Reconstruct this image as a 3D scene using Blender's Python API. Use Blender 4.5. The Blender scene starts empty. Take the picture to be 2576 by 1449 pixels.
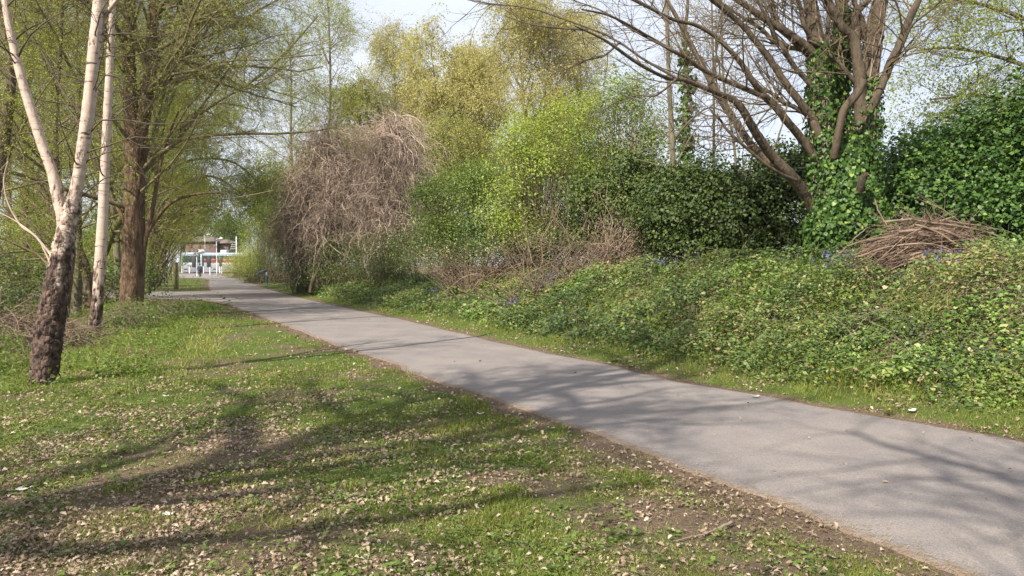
import bpy, math, numpy as np
from mathutils import Vector
S = bpy.context.scene
COL = S.collection
# ------------------------------------------------------------------ camera
FPX, CX, CY, HZ, EYE = 1860.0, 1288.0, 724.5, 669.0, 1.6
PITCH = math.atan((CY - HZ) / FPX)
cam = bpy.data.cameras.new("camera"); cam.sensor_width = 36; cam.lens = 36 * FPX / 2576
cam.clip_start = 0.05; cam.clip_end = 6000
co = bpy.data.objects.new("camera", cam); COL.objects.link(co)
co.location = (0, 0, EYE); co.rotation_euler = (math.pi / 2 - PITCH, 0, 0)
S.camera = co
# ------------------------------------------------------------------ light
SUN_AZ = math.radians(37)      # shadows run forward and to the right
SUN_EL = math.radians(39)
ts = Vector((-math.sin(SUN_AZ) * math.cos(SUN_EL), -math.cos(SUN_AZ) * math.cos(SUN_EL), math.sin(SUN_EL)))
sl = bpy.data.lights.new("sun", 'SUN'); sl.energy = 5.0; sl.angle = math.radians(0.5); sl.color = (1, .93, .82)
so = bpy.data.objects.new("sun", sl); COL.objects.link(so)
so.rotation_euler = ts.to_track_quat('Z', 'Y').to_euler()
W = bpy.data.worlds.new("World"); S.world = W; W.use_nodes = True
nt = W.node_tree; nt.nodes.clear()
wo = nt.nodes.new('ShaderNodeOutputWorld'); bg = nt.nodes.new('ShaderNodeBackground')
sk = nt.nodes.new('ShaderNodeTexSky'); sk.sky_type = 'NISHITA'; sk.sun_disc = False
sk.sun_elevation = SUN_EL; sk.sun_rotation = math.radians(180 + 37)
sk.air_density = 1.0; sk.dust_density = 2.2; sk.ozone_density = 1.0
tc = nt.nodes.new('ShaderNodeTexCoord'); mp = nt.nodes.new('ShaderNodeMapping'); mp.inputs['Scale'].default_value = (1, 1, 2.6)
nz = nt.nodes.new('ShaderNodeTexNoise'); nz.inputs['Scale'].default_value = 2.2; nz.inputs['Detail'].default_value = 7; nz.inputs['Roughness'].default_value = .55
cr = nt.nodes.new('ShaderNodeValToRGB'); cr.color_ramp.elements[0].position = .36; cr.color_ramp.elements[1].position = .68
cr.color_ramp.elements[0].color = (.5, .5, .5, 1); cr.color_ramp.elements[1].color = (.95, .95, .95, 1)
mx = nt.nodes.new('ShaderNodeMixRGB'); mx.inputs[2].default_value = (7.0, 7.35, 8.2, 1)
L = nt.links.new
L(tc.outputs['Generated'], mp.inputs[0]); L(mp.outputs[0], nz.inputs['Vector']); L(nz.outputs['Fac'], cr.inputs[0])
L(cr.outputs[0], mx.inputs[0]); L(sk.outputs[0], mx.inputs[1]); L(mx.outputs[0], bg.inputs[0]); L(bg.outputs[0], wo.inputs[0])
bg.inputs[1].default_value = 0.082
S.view_settings.view_transform = 'Standard'; S.view_settings.look = 'None'; S.view_settings.exposure = 0.93; S.view_settings.gamma = 1
# ------------------------------------------------------------------ maths helpers
cp, sp = math.cos(PITCH), math.sin(PITCH)
def P(u, v, d):
    """point seen at photo position (u, v) at forward distance d (metres)"""
    a = (u - CX) / FPX; b = -(v - CY) / FPX
    r = np.array([a, cp + b * sp, -sp + b * cp])
    return np.array([0, 0, EYE]) + r * (d / r[1])
def uv(p):
    q = p - np.array([0, 0, EYE]); f = q[..., 1] * cp - q[..., 2] * sp; up = q[..., 1] * sp + q[..., 2] * cp
    f = np.where(f < .05, .05, f)
    return CX + FPX * q[..., 0] / f, CY - FPX * up / f
def vis(p, m=120):
    u, v = uv(p); return (u > -m - 300) & (u < 2576 + m + 380) & (v < 1449 + m) & (v > -m) & (p[..., 1] > .3)
def R(seed): return np.random.default_rng(seed)
def hsh(i, j, s):
    n = (i * 374761393 + j * 668265263 + s * 974634777) & 0xFFFFFFFF
    n = ((n ^ (n >> 13)) * 1274126177) & 0xFFFFFFFF
    return ((n ^ (n >> 16)) & 0xFFFF) / 65535.0
def vn(x, y, sc, s=0):
    x = np.asarray(x, float) * sc; y = np.asarray(y, float) * sc
    i = np.floor(x).astype(np.int64); j = np.floor(y).astype(np.int64)
    fx = x - i; fy = y - j; fx = fx * fx * (3 - 2 * fx); fy = fy * fy * (3 - 2 * fy)
    return (hsh(i, j, s) * (1 - fx) + hsh(i + 1, j, s) * fx) * (1 - fy) + (hsh(i, j + 1, s) * (1 - fx) + hsh(i + 1, j + 1, s) * fx) * fy
def fbm(x, y, sc, s=0, o=3):
    r = 0; a = 1; t = 0
    for k in range(o): r = r + a * vn(x, y, sc * 2 ** k, s + k * 17); t += a; a *= .55
    return r / t
def ss(a, b, x):
    t = np.clip((np.asarray(x, float) - a) / (b - a), 0, 1); return t * t * (3 - 2 * t)
def nrm(v): return v / (np.linalg.norm(v, axis=-1, keepdims=True) + 1e-9)
# ------------------------------------------------------------------ path edges and terrain
RE = np.array([(1, 7.9), (4, 6.1), (6.67, 4.62), (8.24, 3.6), (10.2, 2.27), (12.2, 1.4), (13.8, .46), (17.4, -1.2), (22.7, -3.6), (28, -6.3), (38, -11.1), (56, -19), (85, -31), (104, -40), (118, -47)])
LE = np.array([(1, 3.9), (3.81, 2.32), (4.87, 1.8), (5.88, 1.32), (7.15, .72), (8.24, .05), (10.2, -1.03), (13.5, -2.8), (17.9, -5.1), (24.6, -8.6), (30, -11.5), (38, -15.3), (56, -23.0), (85, -34.8), (96, -40), (99, -43.5), (104, -47), (118, -53)])
def xr(y): return np.interp(y, RE[:, 0], RE[:, 1])
def xl(y): return np.interp(y, LE[:, 0], LE[:, 1])
def side(x, y):      # distance to the right of the path's right edge
    return (x - xr(y)) * .885
def hgt(x, y):
    x = np.asarray(x, float); y = np.asarray(y, float)
    s = side(x, y)
    H = np.interp(y, [0, 15, 22, 30, 45, 70, 110], [1.42, 1.42, 1.28, .8, .5, .3, .1])
    z = H * ss(.5, 4.3, s) + .05 * ss(.1, .6, s)
    z = z + ss(1, 3, s) * .22 * (fbm(x, y, .8, 5) - .5) * ss(80, 40, y)
    l = (xl(y) - x)
    z = z + ss(.4, 2.5, l) * .10 * (fbm(x, y, .5, 9) - .5) * ss(60, 35, y) * ss(14, 3, l - 0)
    z = z + .42 * ss(104, 116, y)
    return z
def G(u, v):
    """ground point under photo position (u, v) (march along the ray)"""
    a = (u - CX) / FPX; b = -(v - CY) / FPX
    r = np.array([a, cp + b * sp, -sp + b * cp]); p0 = np.array([0, 0, EYE])
    t = np.arange(1, 200, .02); q = p0 + np.outer(t, r); k = np.argmax(q[:, 2] < hgt(q[:, 0], q[:, 1]))
    return q[k]
def onG(x, y, dz=0): return np.array([x, y, float(hgt(x, y)) + dz])
# ------------------------------------------------------------------ mesh and tagging helpers
def mk(name, V, F, mat, parent=None, smooth=False, tint=None, attrs=None, org=None):
    V = np.asarray(V, np.float32).reshape(-1, 3); F = np.asarray(F, np.int32)
    o0 = np.array(parent.location) if parent else (np.array(org) if org is not None else np.zeros(3))
    me = bpy.data.meshes.new(name); M, k = F.shape
    me.vertices.add(len(V)); me.vertices.foreach_set('co', (V - o0.astype(np.float32)).ravel())
    me.loops.add(M * k); me.loops.foreach_set('vertex_index', F.ravel())
    me.polygons.add(M); me.polygons.foreach_set('loop_start', np.arange(M, dtype=np.int32) * k)
    if smooth: me.polygons.foreach_set('use_smooth', np.ones(M, bool))
    me.update(calc_edges=True)
    if tint is not None:
        a = me.attributes.new('tint', 'FLOAT', 'FACE'); a.data.foreach_set('value', np.asarray(tint, np.float32))
    for n, val in (attrs or {}).items():
        a = me.attributes.new(n, 'FLOAT', 'POINT'); a.data.foreach_set('value', np.asarray(val, np.float32).ravel())
    me.materials.append(mat)
    o = bpy.data.objects.new(name, me); COL.objects.link(o)
    if parent: o.parent = parent
    else: o.location = o0
    return o
def tag(o, label=None, cat=None, group=None, kind=None):
    if label: o['label'] = label
    if cat: o['category'] = cat
    if group: o['group'] = group
    if kind: o['kind'] = kind
    return o
def thing(name, label, cat, loc, group=None):
    o = bpy.data.objects.new(name, None); COL.objects.link(o); o.location = tuple(float(c) for c in loc); o.empty_display_size = .2
    return tag(o, label, cat, group)
def dup(root, loc, label=None, rz=0, sc=1):
    r = root.copy(); COL.objects.link(r); r.location = tuple(float(c) for c in loc); r.rotation_euler = (0, 0, rz); r.scale = (sc,) * 3
    if label: r['label'] = label
    for c in list(root.children):
        n = c.copy(); COL.objects.link(n); n.parent = r
        for g in list(c.children):
            h = g.copy(); COL.objects.link(h); h.parent = n
    return r
class MB:
    """collects quads, builds one mesh"""
    def __init__(s): s.V = []; s.F = []; s.n = 0; s.T = []
    def add(s, V, F, t=.5):
        V = np.asarray(V, float).reshape(-1, 3); F = np.asarray(F)
        if F.shape[1] == 3: F = np.c_[F, F[:, 2]]
        s.V.append(V); s.F.append(F + s.n); s.n += len(V)
        s.T.append(np.full(len(F), t) if np.isscalar(t) else t)
        return s
    def box(s, x0, x1, y0, y1, z0, z1):
        V = [(x, y, z) for x in (x0, x1) for y in (y0, y1) for z in (z0, z1)]
        return s.add(V, [(0, 1, 3, 2), (4, 6, 7, 5), (0, 4, 5, 1), (2, 3, 7, 6), (0, 2, 6, 4), (1, 5, 7, 3)])
    def bbox(s, x0, x1, y0, y1, z0, z1, b=.02):
        """box with chamfered vertical and horizontal edges"""
        xs = [x0, x0 + b, x1 - b, x1]
        ring = lambda z, e: [(x0 + e, y0 + b, z), (x0 + b, y0 + e, z), (x1 - b, y0 + e, z), (x1 - e, y0 + b, z), (x1 - e, y1 - b, z), (x1 - b, y1 - e, z), (x0 + b, y1 - e, z), (x0 + e, y1 - b, z)]
        V = ring(z0, b * .7) + ring(z0 + b, 0) + ring(z1 - b, 0) + ring(z1, b * .7)
        F = [(r * 8 + i, r * 8 + (i + 1) % 8, (r + 1) * 8 + (i + 1) % 8, (r + 1) * 8 + i) for r in range(3) for i in range(8)]
        for r in (0, 3):
            q = [(0, 1, 2, 3), (0, 3, 4, 7), (7, 4, 5, 6)]; F += [tuple(r * 8 + i for i in f) for f in q]
        return s.add(V, F)
    def tube(s, pts, rad, k=8, cap=True):
        pts = np.asarray(pts, float)[None]; rad = np.broadcast_to(np.asarray(rad, float), pts.shape[1])[None]
        V, F = tubes(pts, rad, k); s.add(V, F)
        if cap:
            n = pts.shape[1]; b = s.n - n * k
            c0 = b; c1 = b + (n - 1) * k
            for c in (c0, c1):
                s.F.append(np.array([(c, c + i, c + i + 1, c + i + 1) for i in range(1, k - 1)])); s.T.append(np.full(k - 2, .5))
        return s
    def build(s, name, mat, parent=None, smooth=False, org=None):
        F = np.concatenate(s.F); me_tri = F[:, 2] == F[:, 3]
        if me_tri.any():     # keep degenerate quads out: split everything to triangles
            q = F[~me_tri]; F = np.concatenate([F[me_tri][:, :3], q[:, [0, 1, 2]], q[:, [0, 2, 3]]])
        return mk(name, np.concatenate(s.V), F, mat, parent, smooth, org=org)
def tubes(pts, rad, k=5, rough=0, rng=None):
    B, n, _ = pts.shape
    T = nrm(np.gradient(pts, axis=1)); m = nrm(T.mean(1))
    ref = np.where(np.abs(m[:, 2:3]) < .8, np.array([[0, 0, 1.]]), np.array([[1., 0, 0]]))[:, None]
    U = nrm(np.cross(T, ref)); Wv = np.cross(T, U)
    a = np.arange(k) / k * 2 * np.pi
    rr = rad[:, :, None] * np.ones(k)
    if rough: rr = rr * (1 + rough * rng.normal(0, 1, rr.shape))
    V = pts[:, :, None] + rr[..., None] * (U[:, :, None] * np.cos(a)[None, None, :, None] + Wv[:, :, None] * np.sin(a)[None, None, :, None])
    b = np.arange(B)[:, None, None] * n * k; i = np.arange(n - 1)[None, :, None] * k; j = np.arange(k)[None, None]
    j2 = (j + 1) % k
    F = np.stack([b + i + j, b + i + j2, b + i + k + j2, b + i + k + j], -1).reshape(-1, 4)
    return V.reshape(-1, 3), F
def smooth_line(pts, n):
    pts = np.asarray(pts, float); m = len(pts); t = np.linspace(0, m - 1, n); i = np.clip(t.astype(int), 0, m - 2); f = (t - i)[:, None]
    p0 = pts[np.clip(i - 1, 0, m - 1)]; p1 = pts[i]; p2 = pts[i + 1]; p3 = pts[np.clip(i + 2, 0, m - 1)]
    return .5 * ((2 * p1) + (-p0 + p2) * f + (2 * p0 - 5 * p1 + 4 * p2 - p3) * f ** 2 + (-p0 + 3 * p1 - 3 * p2 + p3) * f ** 3)
def grow(st, di, ln, n, wob, trop, rng):
    """B branches as (B,n,3) polylines"""
    B = len(st); p = st.copy(); d = nrm(di); out = [p.copy()]; step = (ln / (n - 1))[:, None]
    trop = np.asarray(trop, float)
    for k in range(n - 1):
        d = nrm(d + wob * rng.normal(0, 1, (B, 3)) + trop); p = p + d * step; out.append(p.copy())
    return np.stack(out, 1)
def spawn(pts, rad, m, t0, t1, a0, a1, rng):
    B, n, _ = pts.shape; idx = np.repeat(np.arange(B), m); t = rng.uniform(t0, t1, B * m) * (n - 1)
    i = np.clip(t.astype(int), 0, n - 2); f = (t - i)[:, None]
    p = pts[idx, i] * (1 - f) + pts[idx, i + 1] * f; r = rad[idx, i] * (1 - f[:, 0]) + rad[idx, i + 1] * f[:, 0]
    T = nrm(pts[idx, i + 1] - pts[idx, i]); q = nrm(np.cross(T, nrm(rng.normal(0, 1, (B * m, 3)))))
    a = np.radians(rng.uniform(a0, a1, B * m))[:, None]
    return p, T * np.cos(a) + q * np.sin(a), r, t / (n - 1), idx
def taper(r0, n, end=.25, B=None):
    r0 = np.atleast_1d(r0); return r0[:, None] * np.linspace(1, end, n)[None]
# leaf templates (unit length along +x, face +z)
def tmpl(kind):
    if kind == 'rhomb': return np.array([(0, 0, 0), (.5, .3, .04), (1, 0, -.04), (.5, -.3, .04)]), np.array([(0, 1, 2, 3)])
    if kind == 'slim': return np.array([(0, 0, 0), (.45, .16, .03), (1, 0, -.08), (.45, -.16, .03)]), np.array([(0, 1, 2, 3)])
    if kind == 'ivy': return np.array([(0, 0, 0), (-.08, .4, .06), (.4, .48, .08), (.95, 0, -.10), (.4, -.48, .08), (-.08, -.4, .06), (.42, 0, -.02)]), np.array([(0, 1, 2, 6), (6, 2, 3, 3), (6, 3, 4, 4), (0, 6, 4, 5)])
    if kind == 'oak':   # lobed, curled dry leaf
        o = [(0, 0), (.15, .07), (.24, .2), (.34, .1), (.46, .28), (.58, .14), (.72, .3), (.82, .14), (1, .06)]
        V = [(x, y, .16 * math.sin(3 * x) + .5 * y * y * 2) for x, y in o] + [(x, 0, .16 * math.sin(3 * x) - .02) for x, y in o] + [(x, -y, .16 * math.sin(3 * x) + .9 * y * y * 2) for x, y in o]
        F = [(i, i + 1, 9 + i + 1, 9 + i) for i in range(8)] + [(9 + i, 9 + i + 1, 18 + i + 1, 18 + i) for i in range(8)]
        return np.array(V), np.array(F)
    if kind == 'blade': return np.array([(-.5, 0, 0), (.5, 0, 0), (-.32, .1, .55), (.32, .1, .55), (0, .4, 1), (0, .4, 1)]), np.array([(0, 1, 3, 2), (2, 3, 5, 4)])
def inst(kind, pos, X, Z, size, wid=None):
    """copies of a template: x axis X, normal ~Z"""
    tv, tf = tmpl(kind) if isinstance(kind, str) else kind
    X = nrm(X); Y = nrm(np.cross(Z, X)); Z = np.cross(X, Y); n = len(pos)
    s = np.broadcast_to(size, n)[:, None, None]; w = s if wid is None else np.broadcast_to(wid, n)[:, None, None]
    V = pos[:, None] + tv[None, :, 0:1] * s * X[:, None] + tv[None, :, 1:2] * w * Y[:, None] + tv[None, :, 2:3] * s * Z[:, None]
    F = (tf[None] + (np.arange(n) * len(tv))[:, None, None]).reshape(-1, tf.shape[1])
    return V.reshape(-1, 3), F, len(tf)
def leafmesh(name, kind, pos, X, Z, size, mat, parent=None, tint=None, org=None):
    V, F, k = inst(kind, pos, X, Z, size)
    t = np.repeat(tint if tint is not None else np.random.default_rng(1).random(len(pos)), k)
    if F.shape[1] == 4 and (F[:, 2] == F[:, 3]).any():
        a = F[:, 2] == F[:, 3]; q = F[~a]; t = np.concatenate([t[a], t[~a], t[~a]]); F = np.concatenate([F[a][:, :3], q[:, [0, 1, 2]], q[:, [0, 2, 3]]])
    return mk(name, V, F, mat, parent, tint=t, org=org)
def blades(name, pos, h, w, mat, rng, lean=.5, tint=None, parent=None, org=None):
    n = len(pos); az = rng.uniform(0, 2 * np.pi, n); X = np.c_[np.cos(az), np.sin(az), np.zeros(n)]
    Z = nrm(np.c_[rng.normal(0, lean, n), rng.normal(0, lean, n), np.ones(n)])
    tv = np.array([(-.5, 0, 0), (.5, 0, 0), (.34, .12, .55), (-.34, .12, .55), (0, .42, 1)]); 
    Y = nrm(np.cross(Z, X)); h = np.broadcast_to(h, n)[:, None, None]; w = np.broadcast_to(w, n)[:, None, None]
    V = pos[:, None] + tv[None, :, 0:1] * w * X[:, None] + tv[None, :, 1:2] * h * Y[:, None] + tv[None, :, 2:3] * h * Z[:, None]
    tf = np.array([(0, 1, 2), (0, 2, 3), (3, 2, 4)]); F = (tf[None] + (np.arange(n) * 5)[:, None, None]).reshape(-1, 3)
    return mk(name, V.reshape(-1, 3), F, mat, parent, tint=np.repeat(tint if tint is not None else rng.random(n), 3), org=org)
# ------------------------------------------------------------------ materials
def newmat(name):
    m = bpy.data.materials.new(name); m.use_nodes = True; t = m.node_tree; t.nodes.clear()
    o = t.nodes.new('ShaderNodeOutputMaterial'); b = t.nodes.new('ShaderNodeBsdfPrincipled'); t.links.new(b.outputs[0], o.inputs[0])
    return m, t, o, b
def N(t, ty, **kw):
    n = t.nodes.new(ty)
    for k, v in kw.items():
        if k in n.inputs: n.inputs[k].default_value = v
        else: setattr(n, k, v)
    return n
def ramp(t, stops):
    r = t.nodes.new('ShaderNodeValToRGB'); e = r.color_ramp.elements
    while len(e) < len(stops): e.new(.5)
    for i, (p, c) in enumerate(stops): e[i].position = p; e[i].color = (*c, 1)
    return r
def leafmat(name, stops, trans=.35, rough=.5, spec=.35, tmul=(1.5, 1.5, .7)):
    m, t, o, b = newmat(name); l = t.links.new
    a = N(t, 'ShaderNodeAttribute', attribute_name='tint'); r = ramp(t, stops); l(a.outputs['Fac'], r.inputs[0])
    b.inputs['Roughness'].default_value = rough; b.inputs['Specular IOR Level'].default_value = spec
    l(r.outputs[0], b.inputs['Base Color'])
    tr = N(t, 'ShaderNodeBsdfTranslucent'); mu = N(t, 'ShaderNodeMixRGB', blend_type='MULTIPLY'); mu.inputs[0].default_value = 1
    mu.inputs[2].default_value = (*tmul, 1); l(r.outputs[0], mu.inputs[1]); l(mu.outputs[0], tr.inputs[0])
    ms = N(t, 'ShaderNodeMixShader'); ms.inputs[0].default_value = trans; l(b.outputs[0], ms.inputs[1]); l(tr.outputs[0], ms.inputs[2]); l(ms.outputs[0], o.inputs[0])
    return m
def noisemat(name, c0, c1, scale=8, rough=.85, bump=.4, stretch=(1, 1, 1), detail=6, bscale=None, spec=.25, dist=.02, c2=None):
    m, t, o, b = newmat(name); l = t.links.new
    tcx = N(t, 'ShaderNodeTexCoord'); mpx = N(t, 'ShaderNodeMapping'); mpx.inputs['Scale'].default_value = stretch; l(tcx.outputs['Object'], mpx.inputs[0])
    n1 = N(t, 'ShaderNodeTexNoise', Scale=scale, Detail=detail, Roughness=.65); l(mpx.outputs[0], n1.inputs['Vector'])
    st = [(.3, c0), (.7, c1)] if c2 is None else [(.3, c0), (.5, c1), (.7, c2)]
    r = ramp(t, st); l(n1.outputs['Fac'], r.inputs[0]); l(r.outputs[0], b.inputs['Base Color'])
    n2 = N(t, 'ShaderNodeTexNoise', Scale=bscale or scale * 2, Detail=5); l(mpx.outputs[0], n2.inputs['Vector'])
    bp = N(t, 'ShaderNodeBump', Strength=bump, Distance=dist); l(n2.outputs['Fac'], bp.inputs['Height']); l(bp.outputs[0], b.inputs['Normal'])
    b.inputs['Roughness'].default_value = rough; b.inputs['Specular IOR Level'].default_value = spec
    return m
def plain(name, c, rough=.5, metal=0, spec=.5):
    return noisemat(name, tuple(x * .85 for x in c), tuple(min(1, x * 1.1) for x in c), 3, rough, .05, spec=spec)
M = {}
M['bark'] = noisemat('bark', (.045, .032, .022), (.17, .125, .085), 9, .9, .9, (1, 1, .22), bscale=14, dist=.03)
M['bark_grey'] = noisemat('bark_grey', (.06, .052, .035), (.21, .185, .12), 9, .9, .7, (1, 1, .3), bscale=16, dist=.02)
M['bark_red'] = noisemat('bark_red', (.035, .02, .013), (.22, .145, .09), 12, .9, 1, (1, 1, .16), bscale=13, dist=.05)
M['bark_moss'] = noisemat('bark_moss', (.06, .06, .02), (.16, .17, .06), 5, .9, .5, (1, 1, .4))
M['limb'] = noisemat('limb', (.022, .017, .012), (.10, .075, .053), 7, .85, 1, (1, 1, .35), bscale=14, dist=.03, c2=(.09, .075, .04))
M['twig'] = noisemat('twig', (.07, .055, .035), (.19, .145, .09), 6, .85, .2)
M['twig_dark'] = noisemat('twig_dark', (.05, .04, .028), (.12, .095, .065), 6, .85, .2)
M['twig_olive'] = noisemat('twig_olive', (.09, .075, .04), (.27, .22, .12), 6, .85, .2)
M['vine'] = noisemat('vine', (.18, .13, .10), (.60, .475, .375), 2.2, .9, .2)
M['pile'] = noisemat('pile', (.075, .05, .036), (.30, .215, .155), 3, .9, .3)
M['bracken'] = noisemat('bracken', (.085, .06, .042), (.27, .195, .14), 3, .9, .3)
M['stick'] = noisemat('stick', (.13, .095, .07), (.38, .30, .225), 2.5, .85, .3)
M['leaf_willow'] = leafmat('leaf_willow', [(0, (.15, .18, .04)), (.5, (.26, .30, .06)), (1, (.38, .42, .10))], .5)
M['leaf_birch'] = leafmat('leaf_birch', [(0, (.18, .19, .05)), (.5, (.27, .29, .075)), (1, (.38, .38, .12))], .5)
M['leaf_gold'] = leafmat('leaf_gold', [(0, (.26, .23, .09)), (.5, (.40, .37, .14)), (1, (.50, .48, .20))], .5)
M['leaf_lime'] = leafmat('leaf_lime', [(0, (.11, .165, .03)), (.5, (.21, .275, .05)), (1, (.34, .40, .09))], .45)
M['leaf_green'] = leafmat('leaf_green', [(0, (.05, .085, .018)), (.5, (.105, .155, .032)), (1, (.18, .25, .055))], .38)
M['leaf_ivy'] = leafmat('leaf_ivy', [(0, (.02, .05, .012)), (.5, (.05, .105, .02)), (.85, (.10, .18, .034)), (1, (.20, .29, .06))], .2, .46, .3)
M['leaf_hedge'] = leafmat('leaf_hedge', [(0, (.022, .036, .009)), (.5, (.048, .078, .016)), (1, (.13, .17, .04))], .2, .5, .3)
M['leaf_bank'] = leafmat('leaf_bank', [(0, (.035, .07, .018)), (.4, (.095, .16, .036)), (.8, (.22, .32, .07)), (.92, (.36, .43, .15)), (1, (.42, .30, .17))], .25, .42, .4)
M['leaf_bramble'] = leafmat('leaf_bramble', [(0, (.03, .05, .02)), (.45, (.075, .115, .035)), (.85, (.19, .25, .06)), (1, (.34, .24, .13))], .25, .45, .4)
M['leaf_dry'] = leafmat('leaf_dry', [(0, (.09, .055, .032)), (.35, (.21, .15, .10)), (.7, (.35, .27, .19)), (1, (.52, .43, .33))], .12, .7, .2, (1.1, 1, .8))
M['grass'] = leafmat('grass', [(0, (.08, .115, .02)), (.4, (.165, .20, .035)), (.75, (.29, .30, .075)), (1, (.46, .39, .20))], .35, .5, .3)
M['grass_dry'] = leafmat('grass_dry', [(0, (.22, .17, .08)), (1, (.42, .34, .19))], .2, .6, .2)
M['bluebell'] = leafmat('bluebell', [(0, (.12, .10, .38)), (1, (.26, .22, .58))], .2, .5, .3, (1, 1, 1.2))
M['yellow'] = leafmat('yellow', [(0, (.75, .5, .01)), (1, (.85, .68, .03))], .2, .5, .3, (1, 1, 1))
M['white_paint'] = plain('white_paint', (.5, .51, .53)); M['tram_white'] = plain('tram_white', (.21, .22, .25), .35)
M['tram_roof'] = plain('tram_roof', (.30, .36, .45), .4); M['rubber'] = plain('rubber', (.02, .02, .025), .7)
M['steel'] = plain('steel', (.11, .11, .09), .4); M['orange'] = plain('orange', (.20, .055, .035), .35)
M['glass_dark'] = plain('glass_dark', (.035, .05, .05), .08); M['tram_green'] = plain('tram_green', (.06, .16, .06), .4)
M['brick'] = noisemat('brick', (.12, .08, .07), (.19, .135, .115), 14, .9, .3); M['tile'] = noisemat('tile', (.10, .085, .08), (.19, .15, .13), 10, .85, .3)
M['navy'] = plain('navy', (.018, .02, .045), .8); M['black'] = plain('black', (.012, .012, .014), .5); M['skin'] = plain('skin', (.42, .25, .18), .6)
M['sign_green'] = plain('sign_green', (.02, .11, .10), .4); M['sign_blue'] = plain('sign_blue', (.13, .2, .26), .4); M['red'] = plain('red', (.4, .05, .07), .4)
M['post_wood'] = noisemat('post_wood', (.17, .15, .07), (.33, .27, .15), 9, .85, .4, (1, 1, .15)); M['lamp'] = plain('lamp', (.8, .79, .72), .3)
M['amber'] = plain('amber', (.8, .45, .2), .3); M['paper'] = plain('paper', (.5, .47, .40), .7); M['concrete'] = noisemat('concrete', (.22, .2, .18), (.36, .33, .3), 6)
M['cutwood'] = noisemat('cutwood', (.3, .22, .14), (.5, .4, .27), 20)

def birchmat():
    m, t, o, b = newmat('birch_bark'); l = t.links.new
    tcx = N(t, 'ShaderNodeTexCoord'); a = N(t, 'ShaderNodeAttribute', attribute_name='age')
    mpx = N(t, 'ShaderNodeMapping'); mpx.inputs['Scale'].default_value = (1, 1, 4.5); l(tcx.outputs['Object'], mpx.inputs[0])
    n1 = N(t, 'ShaderNodeTexNoise', Scale=3.8, Detail=5, Roughness=.62); l(mpx.outputs[0], n1.inputs['Vector'])
    white = ramp(t, [(.345, (.04, .028, .024)), (.375, (.28, .21, .17)), (.41, (.39, .295, .235)), (.70, (.49, .395, .325))]); l(n1.outputs['Fac'], white.inputs[0])
    n2 = N(t, 'ShaderNodeTexNoise', Scale=14, Detail=6, Roughness=.7); mp2 = N(t, 'ShaderNodeMapping'); mp2.inputs['Scale'].default_value = (1, 1, .5)
    l(tcx.outputs['Object'], mp2.inputs[0]); l(mp2.outputs[0], n2.inputs['Vector'])
    dark = ramp(t, [(.40, (.03, .016, .012)), (.56, (.12, .07, .05)), (.66, (.2, .13, .10)), (.72, (.42, .33, .28))]); l(n2.outputs['Fac'], dark.inputs[0])
    n3 = N(t, 'ShaderNodeTexNoise', Scale=8, Detail=3); l(mp2.outputs[0], n3.inputs['Vector'])
    ad = N(t, 'ShaderNodeMath', operation='MULTIPLY_ADD'); l(n3.outputs['Fac'], ad.inputs[0]); ad.inputs[1].default_value = 2.0; ad.inputs[2].default_value = -1.0
    a2 = N(t, 'ShaderNodeMath', operation='ADD'); l(a.outputs['Fac'], a2.inputs[0]); l(ad.outputs[0], a2.inputs[1])
    st = N(t, 'ShaderNodeMapRange'); st.inputs[1].default_value = .35; st.inputs[2].default_value = .65; l(a2.outputs[0], st.inputs[0])
    mxx = N(t, 'ShaderNodeMixRGB'); l(st.outputs[0], mxx.inputs[0]); l(white.outputs[0], mxx.inputs[1]); l(dark.outputs[0], mxx.inputs[2]); l(mxx.outputs[0], b.inputs['Base Color'])
    vo = N(t, 'ShaderNodeTexVoronoi', Scale=17); l(mp2.outputs[0], vo.inputs['Vector']); vm = N(t, 'ShaderNodeMath', operation='MULTIPLY_ADD'); l(vo.outputs['Distance'], vm.inputs[0]); vm.inputs[1].default_value = -1.2; l(n2.outputs['Fac'], vm.inputs[2])
    vs = N(t, 'ShaderNodeMath', operation='MULTIPLY'); l(vm.outputs[0], vs.inputs[0]); l(st.outputs[0], vs.inputs[1])
    bp = N(t, 'ShaderNodeBump', Strength=1.0, Distance=.06); l(vs.outputs[0], bp.inputs['Height']); l(bp.outputs[0], b.inputs['Normal'])
    b.inputs['Roughness'].default_value = .7
    return m
M['birch'] = birchmat()

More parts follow.
